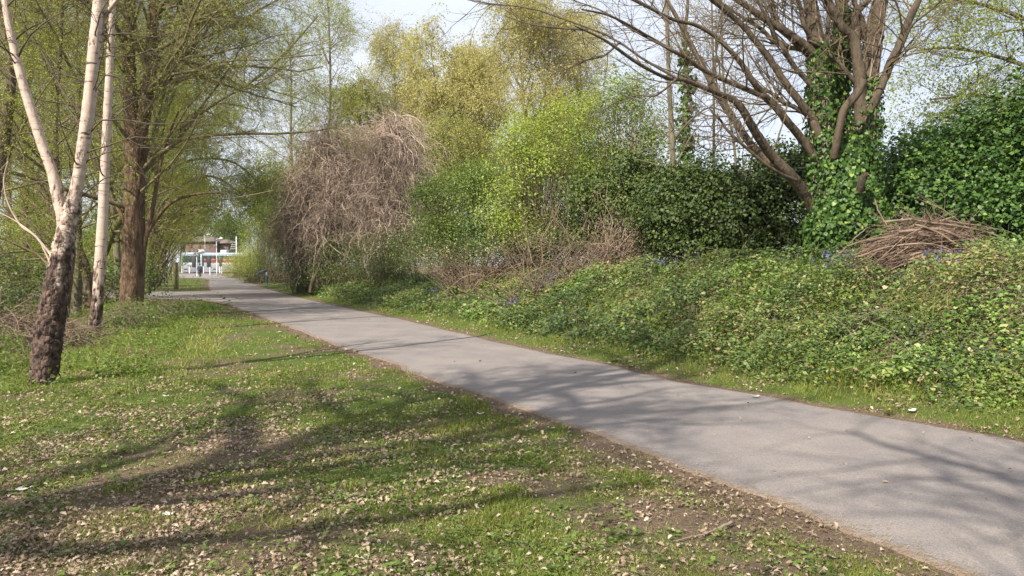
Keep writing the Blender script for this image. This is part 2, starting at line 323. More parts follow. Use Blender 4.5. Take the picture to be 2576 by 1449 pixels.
def groundmat():
    m, t, o, b = newmat('ground'); l = t.links.new
    tcx = N(t, 'ShaderNodeTexCoord'); n1 = N(t, 'ShaderNodeTexNoise', Scale=9, Detail=8, Roughness=.7); l(tcx.outputs['Object'], n1.inputs['Vector'])
    n2 = N(t, 'ShaderNodeTexNoise', Scale=45, Detail=5, Roughness=.7); l(tcx.outputs['Object'], n2.inputs['Vector'])
    soil = ramp(t, [(.3, (.075, .05, .036)), (.55, (.155, .11, .08)), (.75, (.28, .21, .15))]); l(n2.outputs['Fac'], soil.inputs[0])
    grs = ramp(t, [(.3, (.04, .055, .012)), (.55, (.09, .13, .028)), (.75, (.15, .17, .05))]); l(n2.outputs['Fac'], grs.inputs[0])
    a = N(t, 'ShaderNodeAttribute', attribute_name='grassy')
    ad = N(t, 'ShaderNodeMath', operation='MULTIPLY_ADD'); l(n1.outputs['Fac'], ad.inputs[0]); ad.inputs[1].default_value = 1.6; ad.inputs[2].default_value = -.8
    a2 = N(t, 'ShaderNodeMath', operation='ADD'); l(a.outputs['Fac'], a2.inputs[0]); l(ad.outputs[0], a2.inputs[1])
    st = N(t, 'ShaderNodeMapRange'); st.inputs[1].default_value = .3; st.inputs[2].default_value = .7; l(a2.outputs[0], st.inputs[0])
    mxx = N(t, 'ShaderNodeMixRGB'); l(st.outputs[0], mxx.inputs[0]); l(soil.outputs[0], mxx.inputs[1]); l(grs.outputs[0], mxx.inputs[2]); l(mxx.outputs[0], b.inputs['Base Color'])
    bp = N(t, 'ShaderNodeBump', Strength=.8, Distance=.03); l(n2.outputs['Fac'], bp.inputs['Height']); l(bp.outputs[0], b.inputs['Normal'])
    b.inputs['Roughness'].default_value = .95; b.inputs['Specular IOR Level'].default_value = .1
    return m
def pathmat():
    m, t, o, b = newmat('asphalt'); l = t.links.new
    tcx = N(t, 'ShaderNodeTexCoord'); n1 = N(t, 'ShaderNodeTexNoise', Scale=120, Detail=4, Roughness=.8); l(tcx.outputs['Object'], n1.inputs['Vector'])
    n0 = N(t, 'ShaderNodeTexNoise', Scale=1.1, Detail=6, Roughness=.6); l(tcx.outputs['Object'], n0.inputs['Vector'])
    vo = N(t, 'ShaderNodeTexVoronoi', Scale=150); l(tcx.outputs['Object'], vo.inputs['Vector'])
    r = ramp(t, [(.28, (.105, .095, .09)), (.5, (.215, .192, .18)), (.75, (.35, .315, .29))]); l(n1.outputs['Fac'], r.inputs[0])
    r0 = ramp(t, [(.3, (.80, .80, .82)), (.5, (.97, .96, .96)), (.7, (1.12, 1.09, 1.03))]); l(n0.outputs['Fac'], r0.inputs[0])
    mu = N(t, 'ShaderNodeMixRGB', blend_type='MULTIPLY'); mu.inputs[0].default_value = 1; l(r.outputs[0], mu.inputs[1]); l(r0.outputs[0], mu.inputs[2])
    a = N(t, 'ShaderNodeAttribute', attribute_name='edge'); n3 = N(t, 'ShaderNodeTexNoise', Scale=13, Detail=6, Roughness=.7); l(tcx.outputs['Object'], n3.inputs['Vector'])
    ad = N(t, 'ShaderNodeMath', operation='MULTIPLY_ADD'); l(n3.outputs['Fac'], ad.inputs[0]); ad.inputs[1].default_value = 1.2; ad.inputs[2].default_value = -.6
    a2 = N(t, 'ShaderNodeMath', operation='ADD'); l(a.outputs['Fac'], a2.inputs[0]); l(ad.outputs[0], a2.inputs[1])
    st = N(t, 'ShaderNodeMapRange'); st.inputs[1].default_value = .5; st.inputs[2].default_value = .85; l(a2.outputs[0], st.inputs[0])
    dirt = ramp(t, [(.3, (.10, .068, .048)), (.7, (.235, .165, .118))]); l(n1.outputs['Fac'], dirt.inputs[0])
    mxx = N(t, 'ShaderNodeMixRGB'); l(st.outputs[0], mxx.inputs[0]); l(mu.outputs[0], mxx.inputs[1]); l(dirt.outputs[0], mxx.inputs[2]); l(mxx.outputs[0], b.inputs['Base Color'])
    bp = N(t, 'ShaderNodeBump', Strength=.5, Distance=.006); l(vo.outputs['Distance'], bp.inputs['Height']); l(bp.outputs[0], b.inputs['Normal'])
    b.inputs['Roughness'].default_value = .85; b.inputs['Specular IOR Level'].default_value = .25
    return m
# ------------------------------------------------------------------ ground
def grassy(x, y):
    l = xl(y) - x
    n = fbm(x, y, 1.1, 21, 4)
    lawn = ss(.05, .45, l + .5 * (vn(x, y, 1.7, 3) - .5)) * (1 - .55 * ss(8.5, 6, y) * ss(2.2, .9, l) * ss(.36, .56, vn(x, y, 1.3, 8)))
    lawn = lawn * (.35 + .65 * ss(.33, .54, n))
    litter = ss(-.3, -2.0, x) * ss(9.5, 6, y); lawn = lawn * (1 - .45 * litter)
    wood = ss(-6.5, -9, x + .30 * np.maximum(y - 10, 0)) * ss(52, 46, y); lawn = lawn * (1 - .6 * wood)
    s = side(x, y)
    bank = ss(.05, .35, s + .25 * (vn(x, y, 2, 4) - .5)) * (.55 + .45 * n) * (1 - .5 * ss(1.2, 2.2, s))
    return np.where(x < (xl(y) + xr(y)) / 2, lawn, bank)
def ax(segs):
    out = []
    for a, b, st in segs: out.append(np.arange(a, b, st))
    return np.concatenate(out + [[segs[-1][1]]])
gx = ax([(-2500, -300, 200), (-300, -60, 20), (-60, -24, 1.5), (-24, 11, .16), (11, 24, .6), (24, 60, 4), (60, 300, 30), (300, 2500, 220)])
gy = ax([(-200, -8, 16), (-8, 2, 1), (2, 20, .14), (20, 45, .35), (45, 130, 1.5), (130, 300, 17), (300, 3000, 270)])
X, Y = np.meshgrid(gx, gy); Z = hgt(X, Y); nx, ny = len(gx), len(gy)
i = np.arange(ny - 1)[:, None] * nx + np.arange(nx - 1)[None]
F = np.stack([i, i + 1, i + nx + 1, i + nx], -1).reshape(-1, 4)
g = mk('ground', np.stack([X, Y, Z], -1), F, groundmat(), smooth=True, attrs={'grassy': grassy(X, Y)}); tag(g, kind='structure')
# path: strips across at many y, ragged edges
pm = pathmat()
py = ax([(1, 20, .07), (20, 60, .3), (60, 118, 1)]); m = 19
el = xl(py) + .14 * (fbm(py, py * 0, 1.6, 31, 5) - .5) * 2 - .03; er = xr(py) + .10 * (fbm(py, py * 0, 1.8, 37, 5) - .5) * 2 + .03
t = np.concatenate([[0, .012, .03, .06], np.linspace(.1, .9, 11), [.94, .97, .988, 1]]); wv = (er - el)[:, None]
PX = el[:, None] + wv * t; PY = np.repeat(py[:, None], m, 1); PZ = np.full_like(PX, .012) + .42 * ss(104, 116, PY); PZ[:, [0, -1]] -= .03
edge = .82 * np.maximum(ss(.34, 0, t[None] * wv), ss(.3, 0, (1 - t[None]) * wv)); edge = np.maximum(edge, .55 * ss(32, 40, PY) * ss(60, 50, PY))
i = np.arange(len(py) - 1)[:, None] * m + np.arange(m - 1)[None]; F = np.stack([i, i + 1, i + m + 1, i + m], -1).reshape(-1, 4)
tag(mk('path', np.stack([PX, PY, PZ], -1), F, pm, attrs={'edge': edge}), kind='structure')
# side path to the left
sx = np.arange(-34, -11.5, .3); n0 = 34.0 + (-14 - sx) * .30; n0 = np.where(sx > -14.5, np.interp(sx, [-14.5, -11.5], [34.15, 29.9]), n0); n1 = np.where(sx > -18, 47 + 0 * sx, 45.5 + (-18 - sx) * .32)
n1 = np.minimum(n1, 47.5 + (sx + 18) * -.3); m = 9; t = np.linspace(0, 1, m)
lim = np.interp(sx, LE[::-1, 1], LE[::-1, 0]); 
SY = n0[:, None] + (n1 - n0)[:, None] * t; SX = np.repeat(sx[:, None], m, 1)
SX = np.where(SX > xl(SY) + .4, xl(SY) + .4, SX)
i = np.arange(len(sx) - 1)[:, None] * m + np.arange(m - 1)[None]; F = np.stack([i, i + 1, i + m + 1, i + m], -1).reshape(-1, 4)
ed = np.maximum(ss(.18, 0, t), ss(.25, 0, 1 - t))[None] * np.ones_like(SX)
tag(mk('side_path', np.stack([SX, SY, hgt(SX, SY) * 0 + .030], -1), F[:, ::-1], pm, attrs={'edge': ed}), kind='structure')
# platform road in front of the tram
tag(mk('tram_track_bed', [(-85, 113.5, .446), (-10, 113.5, .446), (-10, 128, .446), (-85, 128, .446)], [(0, 1, 2, 3)], M['concrete']), kind='structure')

# ------------------------------------------------------------------ tree builder
def limbs_to(parent, name, lines, mat, k=16, n=40, rough=.04, seed=0, age=None):
    """list of (pts, radii) main stems -> one mesh"""
    rng = R(seed); Vs = []; Fs = []; A = []; c = 0; out = []
    for pts, rad in lines:
        L0 = smooth_line(pts, n); r = np.interp(np.linspace(0, 1, n), np.linspace(0, 1, len(rad)), rad)
        V, F = tubes(L0[None], r[None], k, rough, rng)
        Vs.append(V); Fs.append(F + c); c += len(V); out.append((L0, r))
        if age is not None: A.append(age(V))
    o = mk(name, np.concatenate(Vs), np.concatenate(Fs), mat, parent, smooth=True, attrs={'age': np.concatenate(A)} if age is not None else None)
    return o, out
def foliate(tw, nper, rng, off=.02):
    B, n, _ = tw.shape; idx = np.repeat(np.arange(B), nper); t = rng.uniform(.15, 1, B * nper) * (n - 1); i = np.clip(t.astype(int), 0, n - 2); f = (t - i)[:, None]
    p = tw[idx, i] * (1 - f) + tw[idx, i + 1] * f; T = nrm(tw[idx, i + 1] - tw[idx, i])
    return p + rng.normal(0, off, p.shape), T
def crown(parent, mains, rng, bmat, lmat, kind='rhomb', n1=14, l1=3., n2=7, l2=1.5, n3=6, l3=.7, leaves=5, size=.045, a1=(35, 75), up=.02, droop=0., t0=.3, wob=.13,
          bias=(0, 0, 0), r1=None, thin=1., n0=8, bname='branches', fname='foliage', k1=5, n4=0, l4=.3, keep=None):
    """branches of three or four orders plus leaves, added as two meshes"""
    Vs = []; Fs = []; c = 0
    def add(p, r, k):
        nonlocal c
        V, F = tubes(p, r, k); Vs.append(V); Fs.append(F + c); c += len(V)
    P1 = []; R1 = []
    for L0, r in mains:
        st, di, rr, tt, _ = spawn(L0[None], r[None], n1, t0, .98, *a1, rng)
        ln = l1 * (1.15 - .7 * tt) * rng.uniform(.65, 1.2, len(st))
        p = grow(st, di + np.asarray(bias), ln, n0, wob, (0, 0, up), rng); P1.append(p)
        R1.append(taper(np.minimum(rr * .55, .010 * ln + .006) * thin, n0, .3))
    # leader tips
    p1 = np.concatenate(P1); r1_ = np.concatenate(R1); add(p1, r1_, k1)
    st, di, rr, tt, ix = spawn(p1, r1_, n2, .2, 1, 25, 65, rng); ln = l2 * rng.uniform(.5, 1.2, len(st)) * (1.1 - .5 * tt)
    p2 = grow(st, di, ln, 7, wob * 1.1, (0, 0, up - droop * .4), rng); r2 = taper(np.minimum(rr * .6, .012 * thin), 7, .3); add(p2, r2, 4)
    st, di, rr, tt, ix = spawn(p2, r2, n3, .15, 1, 25, 70, rng); ln = l3 * rng.uniform(.5, 1.25, len(st))
    p3 = grow(st, di, ln, 5, wob * 1.2, (0, 0, -droop), rng); r3 = taper(np.minimum(rr * .7, .006 * thin), 5, .4); add(p3, r3, 3)
    tw = p3
    if n4:
        st, di, rr, tt, ix = spawn(p3, r3, n4, .2, 1, 25, 60, rng); p4 = grow(st, di, l4 * rng.uniform(.5, 1.3, len(st)), 4, .15, (0, 0, -droop), rng); add(p4, taper(np.minimum(rr, .0035 * thin), 4, .5), 3); tw = p4
    mk(bname, np.concatenate(Vs), np.concatenate(Fs), bmat, parent)
    if leaves:
        p, T = foliate(tw, leaves, rng, size * .8)
        if keep is not None: kk = keep(p); p, T = p[kk], T[kk]
        n = len(p)
        Xv = nrm(T + rng.normal(0, .8, (n, 3))); Zv = rng.normal(0, 1, (n, 3)) + np.array([0, 0, .5])
        tint = np.clip(rng.normal(.5, .22, n) + .5 * (fbm(p[:, 0] + p[:, 2], p[:, 1] + p[:, 2] * .7, .8, 77) - .5), 0, 1)
        leafmesh(fname, kind, p, Xv, Zv, size * rng.uniform(.6, 1.3, n), lmat, parent, tint)
    return p1
def bush(name, label, cat, blobs, base, nclump, per, size, lmat, bmat, seed, kind='rhomb', cr=.28, group=None, stems=60, shell=(.72, 1.06), srad=.012, out=.8, flat=1., tintshift=0, fname='foliage', hang=0, lowbare=0):
    rng = R(seed); root = thing(name, label, cat, base, group)
    bl = np.array(blobs, float); wts = (bl[:, 3] * bl[:, 4] + bl[:, 4] * bl[:, 5] + bl[:, 3] * bl[:, 5]); wts /= wts.sum()
    b = rng.choice(len(bl), nclump, p=wts); d = nrm(rng.normal(0, 1, (nclump, 3))); d[:, 2] = np.where(d[:, 2] < -.3, -d[:, 2], d[:, 2])
    lump = 1 + .28 * (fbm(d[:, 0] * 3 + b * 7 + d[:, 2] * 2, d[:, 1] * 3 + d[:, 2] * 2, 1.3, seed) - .5) * 2
    rs = rng.uniform(*shell, nclump) * lump * (1 + .38 * rng.random(nclump) ** 4); c = bl[b, :3] + d * bl[b, 3:6] * rs[:, None]
    gz = hgt(c[:, 0], c[:, 1]); c[:, 2] = np.maximum(c[:, 2], gz + .05)
    if lowbare:
        keep = (c[:, 2] - gz) > lowbare * rng.uniform(.3, 1.2, len(c)); c, d = c[keep], d[keep]
    n = len(c) * per; idx = np.repeat(np.arange(len(c)), per)
    crs = cr * rng.uniform(.5, 1.5, len(c))
    p = c[idx] + rng.normal(0, 1, (n, 3)) * crs[idx][:, None] * np.array([1, 1, .75 * flat]); gz = hgt(p[:, 0], p[:, 1]); p[:, 2] = np.maximum(p[:, 2], gz + .02)
    o = d[idx] * out + np.array([0, 0, .5]) + rng.normal(0, .55, (n, 3)); Xv = rng.normal(0, 1, (n, 3)) + np.array([0, 0, -.3 - hang]); Xv = Xv - nrm(o) * (Xv * nrm(o)).sum(1, keepdims=True)
    ct = rng.normal(0, .16, len(c))
    tint = np.clip(.45 + tintshift + ct[idx] + rng.normal(0, .17, n), 0, 1)
    leafmesh(fname, kind, p, Xv, o, size * rng.uniform(.55, 1.35, n), lmat, root, tint)
    k = min(stems, len(c)); ci = rng.choice(len(c), k, replace=False); b0 = np.array(base); bs = b0 + np.c_[rng.normal(0, .35, (k, 2)) * bl[:, 3:5].mean(), np.zeros(k)]
    bs[:, 2] = hgt(bs[:, 0], bs[:, 1]) - .05
    tt = np.linspace(0, 1, 9)[None, :, None]; mid = (bs + c[ci]) / 2 + rng.normal(0, .25, (k, 3)) + np.array([0, 0, .3])
    ln = (1 - tt) ** 2 * bs[:, None] + 2 * tt * (1 - tt) * mid[:, None] + tt ** 2 * c[ci][:, None]; ln = ln + rng.normal(0, .04, ln.shape) * (tt * (1 - tt) * 4)
    r = srad * rng.uniform(.6, 1.6, (k, 1)) * np.linspace(1, .3, 9)[None]
    V1, F1 = tubes(ln, r, 5)
    st, di, rr, _, _ = spawn(ln, r, 6, .35, 1, 25, 70, rng); q = grow(st, di, rng.uniform(.3, 1.0, len(st)) * (bl[:, 3:6].mean() * .35), 6, .2, (0, 0, .0), rng); V2, F2 = tubes(q, taper(np.minimum(rr * .7, srad * .5), 6, .3), 3)
    mk('stems', np.r_[V1, V2], np.r_[F1, F2 + len(V1)], bmat, root)
    return root
def px(pts, d, ws=None):
    """photo positions (u, v[, depth offset]) -> world points; widths in photo pixels -> radii"""
    out = np.array([P(p[0], p[1], d + (p[2] if len(p) > 2 else 0)) for p in pts])
    if ws is None: return out
    return out, np.array([w / 2 / FPX * d for w in ws])
#==PARTS==
# ------------------------------------------------------------------ near left: birches and willows
def trunk_base(u, v): return G(u, v)
def stems_px(lines, d):
    return [px(p, d, w) for p, w in lines]
# leaning birch with two forks
d = 10.05
b1 = thing('birch_tree', 'leaning silver birch at the left edge, forked, with dark cracked bark at its foot', 'tree', P(112, 962, d), 'birches')
ln = stems_px([
    ([(112, 985), (113, 925), (122, 850), (134, 770), (147, 690), (160, 620), (172, 560), (187, 500), (200, 430), (214, 340), (227, 235), (238, 110), (250, -10, .1), (262, -140, .2), (270, -300, .3)], [70, 60, 62, 58, 51, 45, 37, 30, 27, 30, 29, 27, 25, 23, 17]),
    ([(166, 590, .05), (160, 545), (148, 505), (132, 435), (108, 370), (85, 300), (62, 225), (42, 150), (22, 60), (8, -30), (-10, -160)], [40, 32, 28, 25, 23, 22, 21, 19, 17, 15, 10]),
    ([(178, 575, .2), (192, 500, .28), (207, 430, .3), (219, 350, .3), (232, 250, .25), (244, 150, .22), (256, 60, .2), (290, 5, .1), (340, -60)], [22, 20, 18, 17, 15, 14, 12, 10, 7])], d)
ag = lambda V: np.clip(1.02 - (V[:, 2] - .2) / 3.3, 0, 1)
o, mains = limbs_to(b1, 'trunk', ln, M['birch'], 28, 130, .035, 1, age=ag)
# bark plates standing proud of the foot
rng = R(3); L0, r0 = mains[0]; n = 900; t = rng.uniform(.02, .50, n) ** 1.0 * (len(L0) - 1); i = t.astype(int); a = rng.uniform(0, 6.28, n)
out_ = np.c_[np.cos(a), np.sin(a), np.zeros(n)]; p = L0[i] + out_ * r0[i][:, None] * .99
mk_t = (np.array([(-.5, -.4, 0), (.5, -.5, .0), (.6, .4, .1), (-.4, .5, .14), (0, 0, .32)]), np.array([(0, 1, 4, 4), (1, 2, 4, 4), (2, 3, 4, 4), (3, 0, 4, 4)]))
V, F, _k = inst(mk_t, p, np.c_[rng.normal(0, .25, (n, 2)), np.ones(n)], out_, rng.uniform(.03, .085, n))
mk('bark_plates', V, F[:, :3], M['birch'], b1, attrs={'age': ag(V)})
rng = R(5)
tw = []
for a_, l_ in [([(128, 640), (90, 600), (50, 560), (15, 520), (10, 470), (20, 400)], 0), ([(131, 645), (80, 560), (30, 540), (-20, 520)], 0), ([(196, 505), (215, 480), (260, 452), (300, 438), (340, 425)], 0), ([(200, 430), (225, 400), (270, 385), (330, 372), (420, 372)], 0),
               ([(222, 330), (260, 303), (330, 305), (420, 310), (520, 298)], 0), ([(228, 250), (260, 195), (300, 200), (350, 180), (400, 150)], 0), ([(238, 150), (270, 143), (340, 140), (400, 128)], 0), ([(236, 125), (262, 118), (310, 118), (370, 90)], 0), ([(240, 85), (300, 85), (400, 90), (480, 72)], 0), ([(210, 290), (170, 240), (120, 160), (60, 70), (10, 20)], 0), ([(158, 480), (120, 465), (60, 450), (0, 435)], 0), ([(238, 60), (250, 110), (290, 60), (330, 40)], 0)]:
    q = smooth_line(px(a_, d), 9); q += rng.normal(0, .015, q.shape); tw.append(q)
tw = np.array(tw); r = taper(rng.uniform(.010, .018, len(tw)), 9, .35)
st, di, rr, _, _ = spawn(tw, r, 5, .25, 1, 25, 60, rng); q = grow(st, di, rng.uniform(.3, .9, len(st)), 7, .15, (0, 0, -.02), rng)
V1, F1 = tubes(tw, r, 6); V2, F2 = tubes(q, taper(np.full(len(q), .004), 7, .5), 3)
mk('branches', np.r_[V1, V2], np.r_[F1, F2 + len(V1)], M['twig_dark'], b1)
crown(b1, [mains[0], mains[1]], rng, M['twig_dark'], M['leaf_birch'], n1=12, l1=1.8, n2=5, l2=.8, n3=4, l3=.4, leaves=4, size=.022, t0=.55, thin=.7, bname='twigs')

for a_, w_ in [([(128, 640), (105, 612), (85, 590), (55, 570), (38, 545), (22, 515), (12, 480), (10, 445), (20, 405)], 7), ([(124, 655), (112, 630), (96, 600), (60, 570), (20, 545), (-20, 530)], 6)]:
    mb = MB(); mb.tube(smooth_line(px(a_, 10.0), 20), np.linspace(w_, w_ * .35, 20) / 2 / FPX * 10, 7); mb.build('dead_branch', M['vine'], b1, True)
# second birch, straight white trunk
d = 16.9
b2 = thing('birch_tree', 'slim upright birch with a white trunk, between the leaning birch and the big brown trunk', 'tree', P(233, 845, d), 'birches')
ln = stems_px([([(230, 860), (238, 820), (247, 740), (253, 650), (258, 560), (262, 470), (266, 380), (270, 290), (275, 190), (279, 90), (283, 0), (288, -120), (292, -260), (296, -380)], [36, 29, 28, 28, 25, 23, 21, 20, 18, 16, 14, 12, 9, 5])], d)
o, mains = limbs_to(b2, 'trunk', ln, M['birch'], 20, 90, .03, 2, age=lambda V: np.clip(.95 - (V[:, 2]) / 2.6, 0, 1))
crown(b2, mains, R(7), M['twig_dark'], M['leaf_birch'], n1=24, l1=2.2, n2=6, l2=1, n3=4, l3=.5, leaves=4, size=.03, t0=.4, thin=.8)

# big willow with two leaders
d = 22.7
w1 = thing('willow_tree', 'big brown ridged trunk dividing into two upright leaders, right of the white birch', 'tree', P(330, 800, d), 'willows')
ln = stems_px([([(326, 815), (330, 780), (334, 700), (336, 620), (337, 540), (338, 460), (341, 390), (340, 340), (330, 270), (325, 190), (323, 100), (326, 0), (322, -120), (330, -300)], [74, 58, 54, 52, 48, 47, 50, 50, 34, 31, 28, 25, 20, 10]),
               ([(345, 400), (354, 335), (368, 265), (376, 190), (381, 110), (387, 30), (395, -80), (410, -240)], [44, 34, 31, 29, 27, 24, 18, 8]),
               ([(358, 640), (376, 560), (388, 500), (402, 420), (425, 340), (450, 280)], [12, 11, 10, 8, 6, 4]),
               ([(345, 590), (320, 560), (295, 520), (280, 490)], [16, 13, 10, 5]),
               ([(362, 600), (410, 530), (450, 500), (520, 485), (570, 487)], [9, 8, 7, 5, 3])], d)
o, mains = limbs_to(w1, 'trunk', ln, M['bark_red'], 22, 90, .06, 3)
crown(w1, mains[:2] + [mains[1]], R(11), M['twig_olive'], M['leaf_willow'], n1=26, l1=6.5, n2=9, l2=2.6, n3=6, l3=1.1, n4=3, l4=.5, leaves=8, size=.042, a1=(35, 80), up=.015, droop=.05, t0=.3, bias=(.25, .05, .05))

# trunks of the wood behind them
def wood_tree(label, lines, d, seed, bm='bark', lm='leaf_willow', **kw):
    base = P(lines[0][0][0][0], lines[0][0][0][1], d); base[2] = hgt(base[0], base[1])
    root = thing('woodland_tree', label, 'tree', base, 'trees at the edge of the wood')
    o, mains = limbs_to(root, 'trunk', stems_px(lines, d), M[bm], 12, 40, .04, seed)
    a = dict(n1=16, l1=4.2, n2=8, l2=2.0, n3=7, l3=.9, n4=2, l4=.45, leaves=9, size=.052, t0=.2, up=.01, droop=.03); a.update(kw)
    crown(root, mains, R(seed + 50), M['twig_olive'], M[lm], **a); return root
wood_tree('narrow grey trunk behind the gap between the two birches', [([(190, 800), (194, 740), (196, 640), (196, 520), (200, 380), (196, 200), (190, 0), (180, -200)], [27, 22, 20, 18, 16, 13, 10, 5])], 24, 21, 'bark_grey')
wood_tree('curved dark trunk that bends away to the left behind the leaning birch', [([(226, 775), (222, 720), (212, 660), (190, 620), (150, 555), (112, 490), (85, 440), (45, 385), (5, 310), (-40, 200)], [24, 22, 21, 20, 18, 18, 16, 15, 13, 9])], 25, 22, 'bark')
wood_tree('mossy trunk leaning right behind the white birch', [([(222, 760, .6), (240, 690), (262, 640), (285, 585), (308, 540), (335, 480), (360, 400), (400, 280), (430, 140), (450, 0)], [18, 18, 17, 17, 16, 14, 12, 10, 8, 5])], 25.5, 23, 'bark_moss')
wood_tree('short dark trunk half hidden behind the foot of the leaning birch', [([(160, 825), (166, 760), (176, 690), (180, 600), (150, 480), (140, 330), (150, 150), (160, -20)], [22, 19, 17, 15, 13, 11, 9, 6])], 20.5, 24, 'bark')
wood_tree('thick dark trunk leaning in from the left border of the photo', [([(-60, 800), (-40, 650), (-20, 520), (5, 380), (20, 270), (28, 160), (5, 40), (-10, -120)], [36, 34, 30, 28, 25, 22, 18, 10])], 19, 25, 'bark', l1=3.4)
wood_tree('dark upright trunk deep in the wood with forked top, between left border and leaning birch', [([(60, 740), (66, 640), (62, 520), (70, 420), (60, 300), (80, 160), (100, 0), (110, -150)], [20, 18, 16, 14, 12, 10, 8, 5])], 32, 26, 'bark')
wood_tree('straight thin trunk rising behind the low branches of the leaning birch', [([(110, 745), (120, 620), (125, 480), (128, 330), (130, 180), (118, 20), (120, -140)], [15, 14, 12, 11, 9, 8, 4])], 33, 27, 'bark_grey')
wood_tree('pale trunk splitting into a wide V behind the brown willow trunk', [([(300, 745), (296, 660), (290, 560), (275, 440), (250, 300), (225, 160), (205, 0), (190, -130)], [19, 17, 15, 14, 12, 10, 8, 5]), ([(292, 600), (330, 480), (390, 330), (430, 200), (470, 60), (500, -80)], [13, 12, 10, 9, 7, 4])], 31, 28, 'bark_grey')
wood_tree('olive trunk standing just left of the coppiced row, behind the brown willow trunk', [([(372, 738), (376, 640), (385, 520), (400, 380), (420, 240), (450, 80), (470, -80)], [16, 14, 13, 12, 10, 8, 5])], 34, 29, 'bark_moss', l1=5.5, bias=(.25, 0, 0))
wood_tree('tall tree reaching over the path with thin arching boughs, beyond the side path', [([(330, 735), (345, 600), (370, 440), (420, 270), (480, 120), (540, -20), (590, -160)], [20, 18, 16, 14, 12, 9, 6]), ([(378, 430), (450, 330), (540, 260), (640, 200), (720, 130), (800, 40)], [12, 10, 9, 7, 6, 3])], 37, 30, 'bark_grey', l1=5.6, size=.055, bias=(.2, 0, .05))
wood_tree('tree with several low boughs arching right across the view of the tram stop', [([(352, 742), (358, 660), (372, 570), (400, 470), (440, 400), (500, 350), (560, 340)], [18, 16, 14, 12, 10, 7, 3]), ([(368, 590), (410, 510), (470, 460), (540, 445), (610, 490)], [10, 9, 7, 5, 3]), ([(380, 530), (430, 430), (500, 400), (590, 410), (660, 470)], [9, 8, 6, 5, 3]), ([(395, 480), (420, 360), (480, 290), (560, 260), (650, 280)], [9, 8, 6, 5, 3])], 41, 49, 'bark_grey', n1=13, l1=2.6, size=.06, leaves=12, t0=.3, up=0, droop=.0, n2=9, keep=lambda q: ~((q[:, 0] > -.458 * q[:, 1]) & (q[:, 2] < 1.6 + .05 * q[:, 1])))
for k, (u, v, d, top, lean, s) in enumerate([(355, 728, 48, -60, 120, 41), (150, 735, 40, -120, -10, 42), (20, 740, 42, -140, 20, 43), (250, 733, 44, -160, 40, 44), (-70, 760, 30, -200, 30, 45)]):
    lab = ['tall light green tree overhanging the path at the far end of the coppiced row', 'leafy tree deep in the wood, seen between the two birches', 'leafy tree deep in the wood near the left border', 'leafy tree deep in the wood behind the white birch', 'leafy tree whose crown fills the upper left corner'][k]
    wood_tree(lab, [([(u, v), (u + lean * .15, v * .6 + top * .4), (u + lean * .5, v * .35 + top * .65), (u + lean, top)], [16 * 40 / d, 13 * 40 / d, 9, 4])], d, s, 'bark', n1=34, l1=5.6, size=.072, leaves=9)
for k, (y, top, s) in enumerate([(58, 150, 46), (72, 230, 47), (88, 330, 48)]):
    u0 = CX - 1860 * (.487 * y + 2.2) / y; v0 = HZ + 1860 * 1.6 / y
    wood_tree(['tall tree leaning over the far path above the wooden post', 'tree leaning over the far path beyond the wooden post', 'farthest tree leaning over the far path, next to the tram'][k], [([(u0, v0), (u0 + 12, v0 * .6 + top * .4), (u0 + 50, v0 * .3 + top * .7), (u0 + 95, top)], [13 * 40 / y, 10 * 40 / y, 8, 4])], y, s, 'bark', n1=40, l1=6.0, size=.10, leaves=9, bias=(.25, 0, .15), t0=.3, up=.02, droop=0, keep=lambda q: ~((q[:, 0] > -.458 * q[:, 1]) & (q[:, 2] < 1.6 + .045 * q[:, 1])))
# coppiced row of thin slanting stems
for k in range(11):
    rng = R(100 + k); y = 47 + k * 4.3; x = -(.492 - .0004 * (y - 45)) * y + rng.normal(0, .35); base = onG(x, y)
    labs = ['nearest', 'second nearest', 'third', 'fourth', 'fifth', 'sixth', 'seventh', 'eighth', 'ninth', 'second farthest', 'farthest']
    root = thing('coppiced_hazel', f'{labs[k]} of the many-stemmed coppiced shrubs leaning over the left side of the far path', 'tree', base, 'coppiced shrubs beside the far path')
    ns = 18; st = base + np.c_[rng.normal(0, .35, (ns, 2)), np.zeros(ns) - .05]; di = np.c_[rng.uniform(-.2, .5, ns), rng.normal(0, .15, ns), np.ones(ns)]
    p = grow(st, di, rng.uniform(4.5, 8.0, ns), 12, .05, (.03, 0, -.025), rng); bad = ((p[..., 0] > -.462 * p[..., 1]) & (p[..., 2] < 1.6 + .035 * y)).any(1); bad[:4] = False; p = p[~bad]; ns = len(p); r = taper(rng.uniform(.03, .065, ns), 12, .25)
    V, F = tubes(p, r, 6); mk('stems', V, F, M['limb'], root)
    crown(root, [(p[j], r[j]) for j in range(ns)], rng, M['twig_olive'], M['leaf_willow'], n1=6, l1=1.9, n2=5, l2=.9, n3=5, l3=.5, leaves=5, size=.08, t0=.6, thin=.8, bias=(.2, 0, .25), droop=-.02, keep=lambda q: ~((q[:, 0] > -.458 * q[:, 1]) & (q[:, 2] < 1.6 + .032 * q[:, 1])))
for k, (x, y, rx, rz) in enumerate([(-62, 118, 4, 2.6), (-58, 107, 2.6, 1.3), (-70, 112, 5, 4)]):
    bush('far_bush', ['bush hiding the left end of the tram', 'low bush left of the bollards at the tram stop', 'tall bush behind the far end of the coppiced row, left of the tram'][k], 'bush', [(x, y, rz * .6 + .3, rx, rx * .6, rz * .7)], (x, y, float(hgt(x, y))), 260, 24, .2, M['leaf_willow'], M['twig_olive'], 230 + k, cr=.5, stems=60, srad=.03, group='bushes at the tram stop')
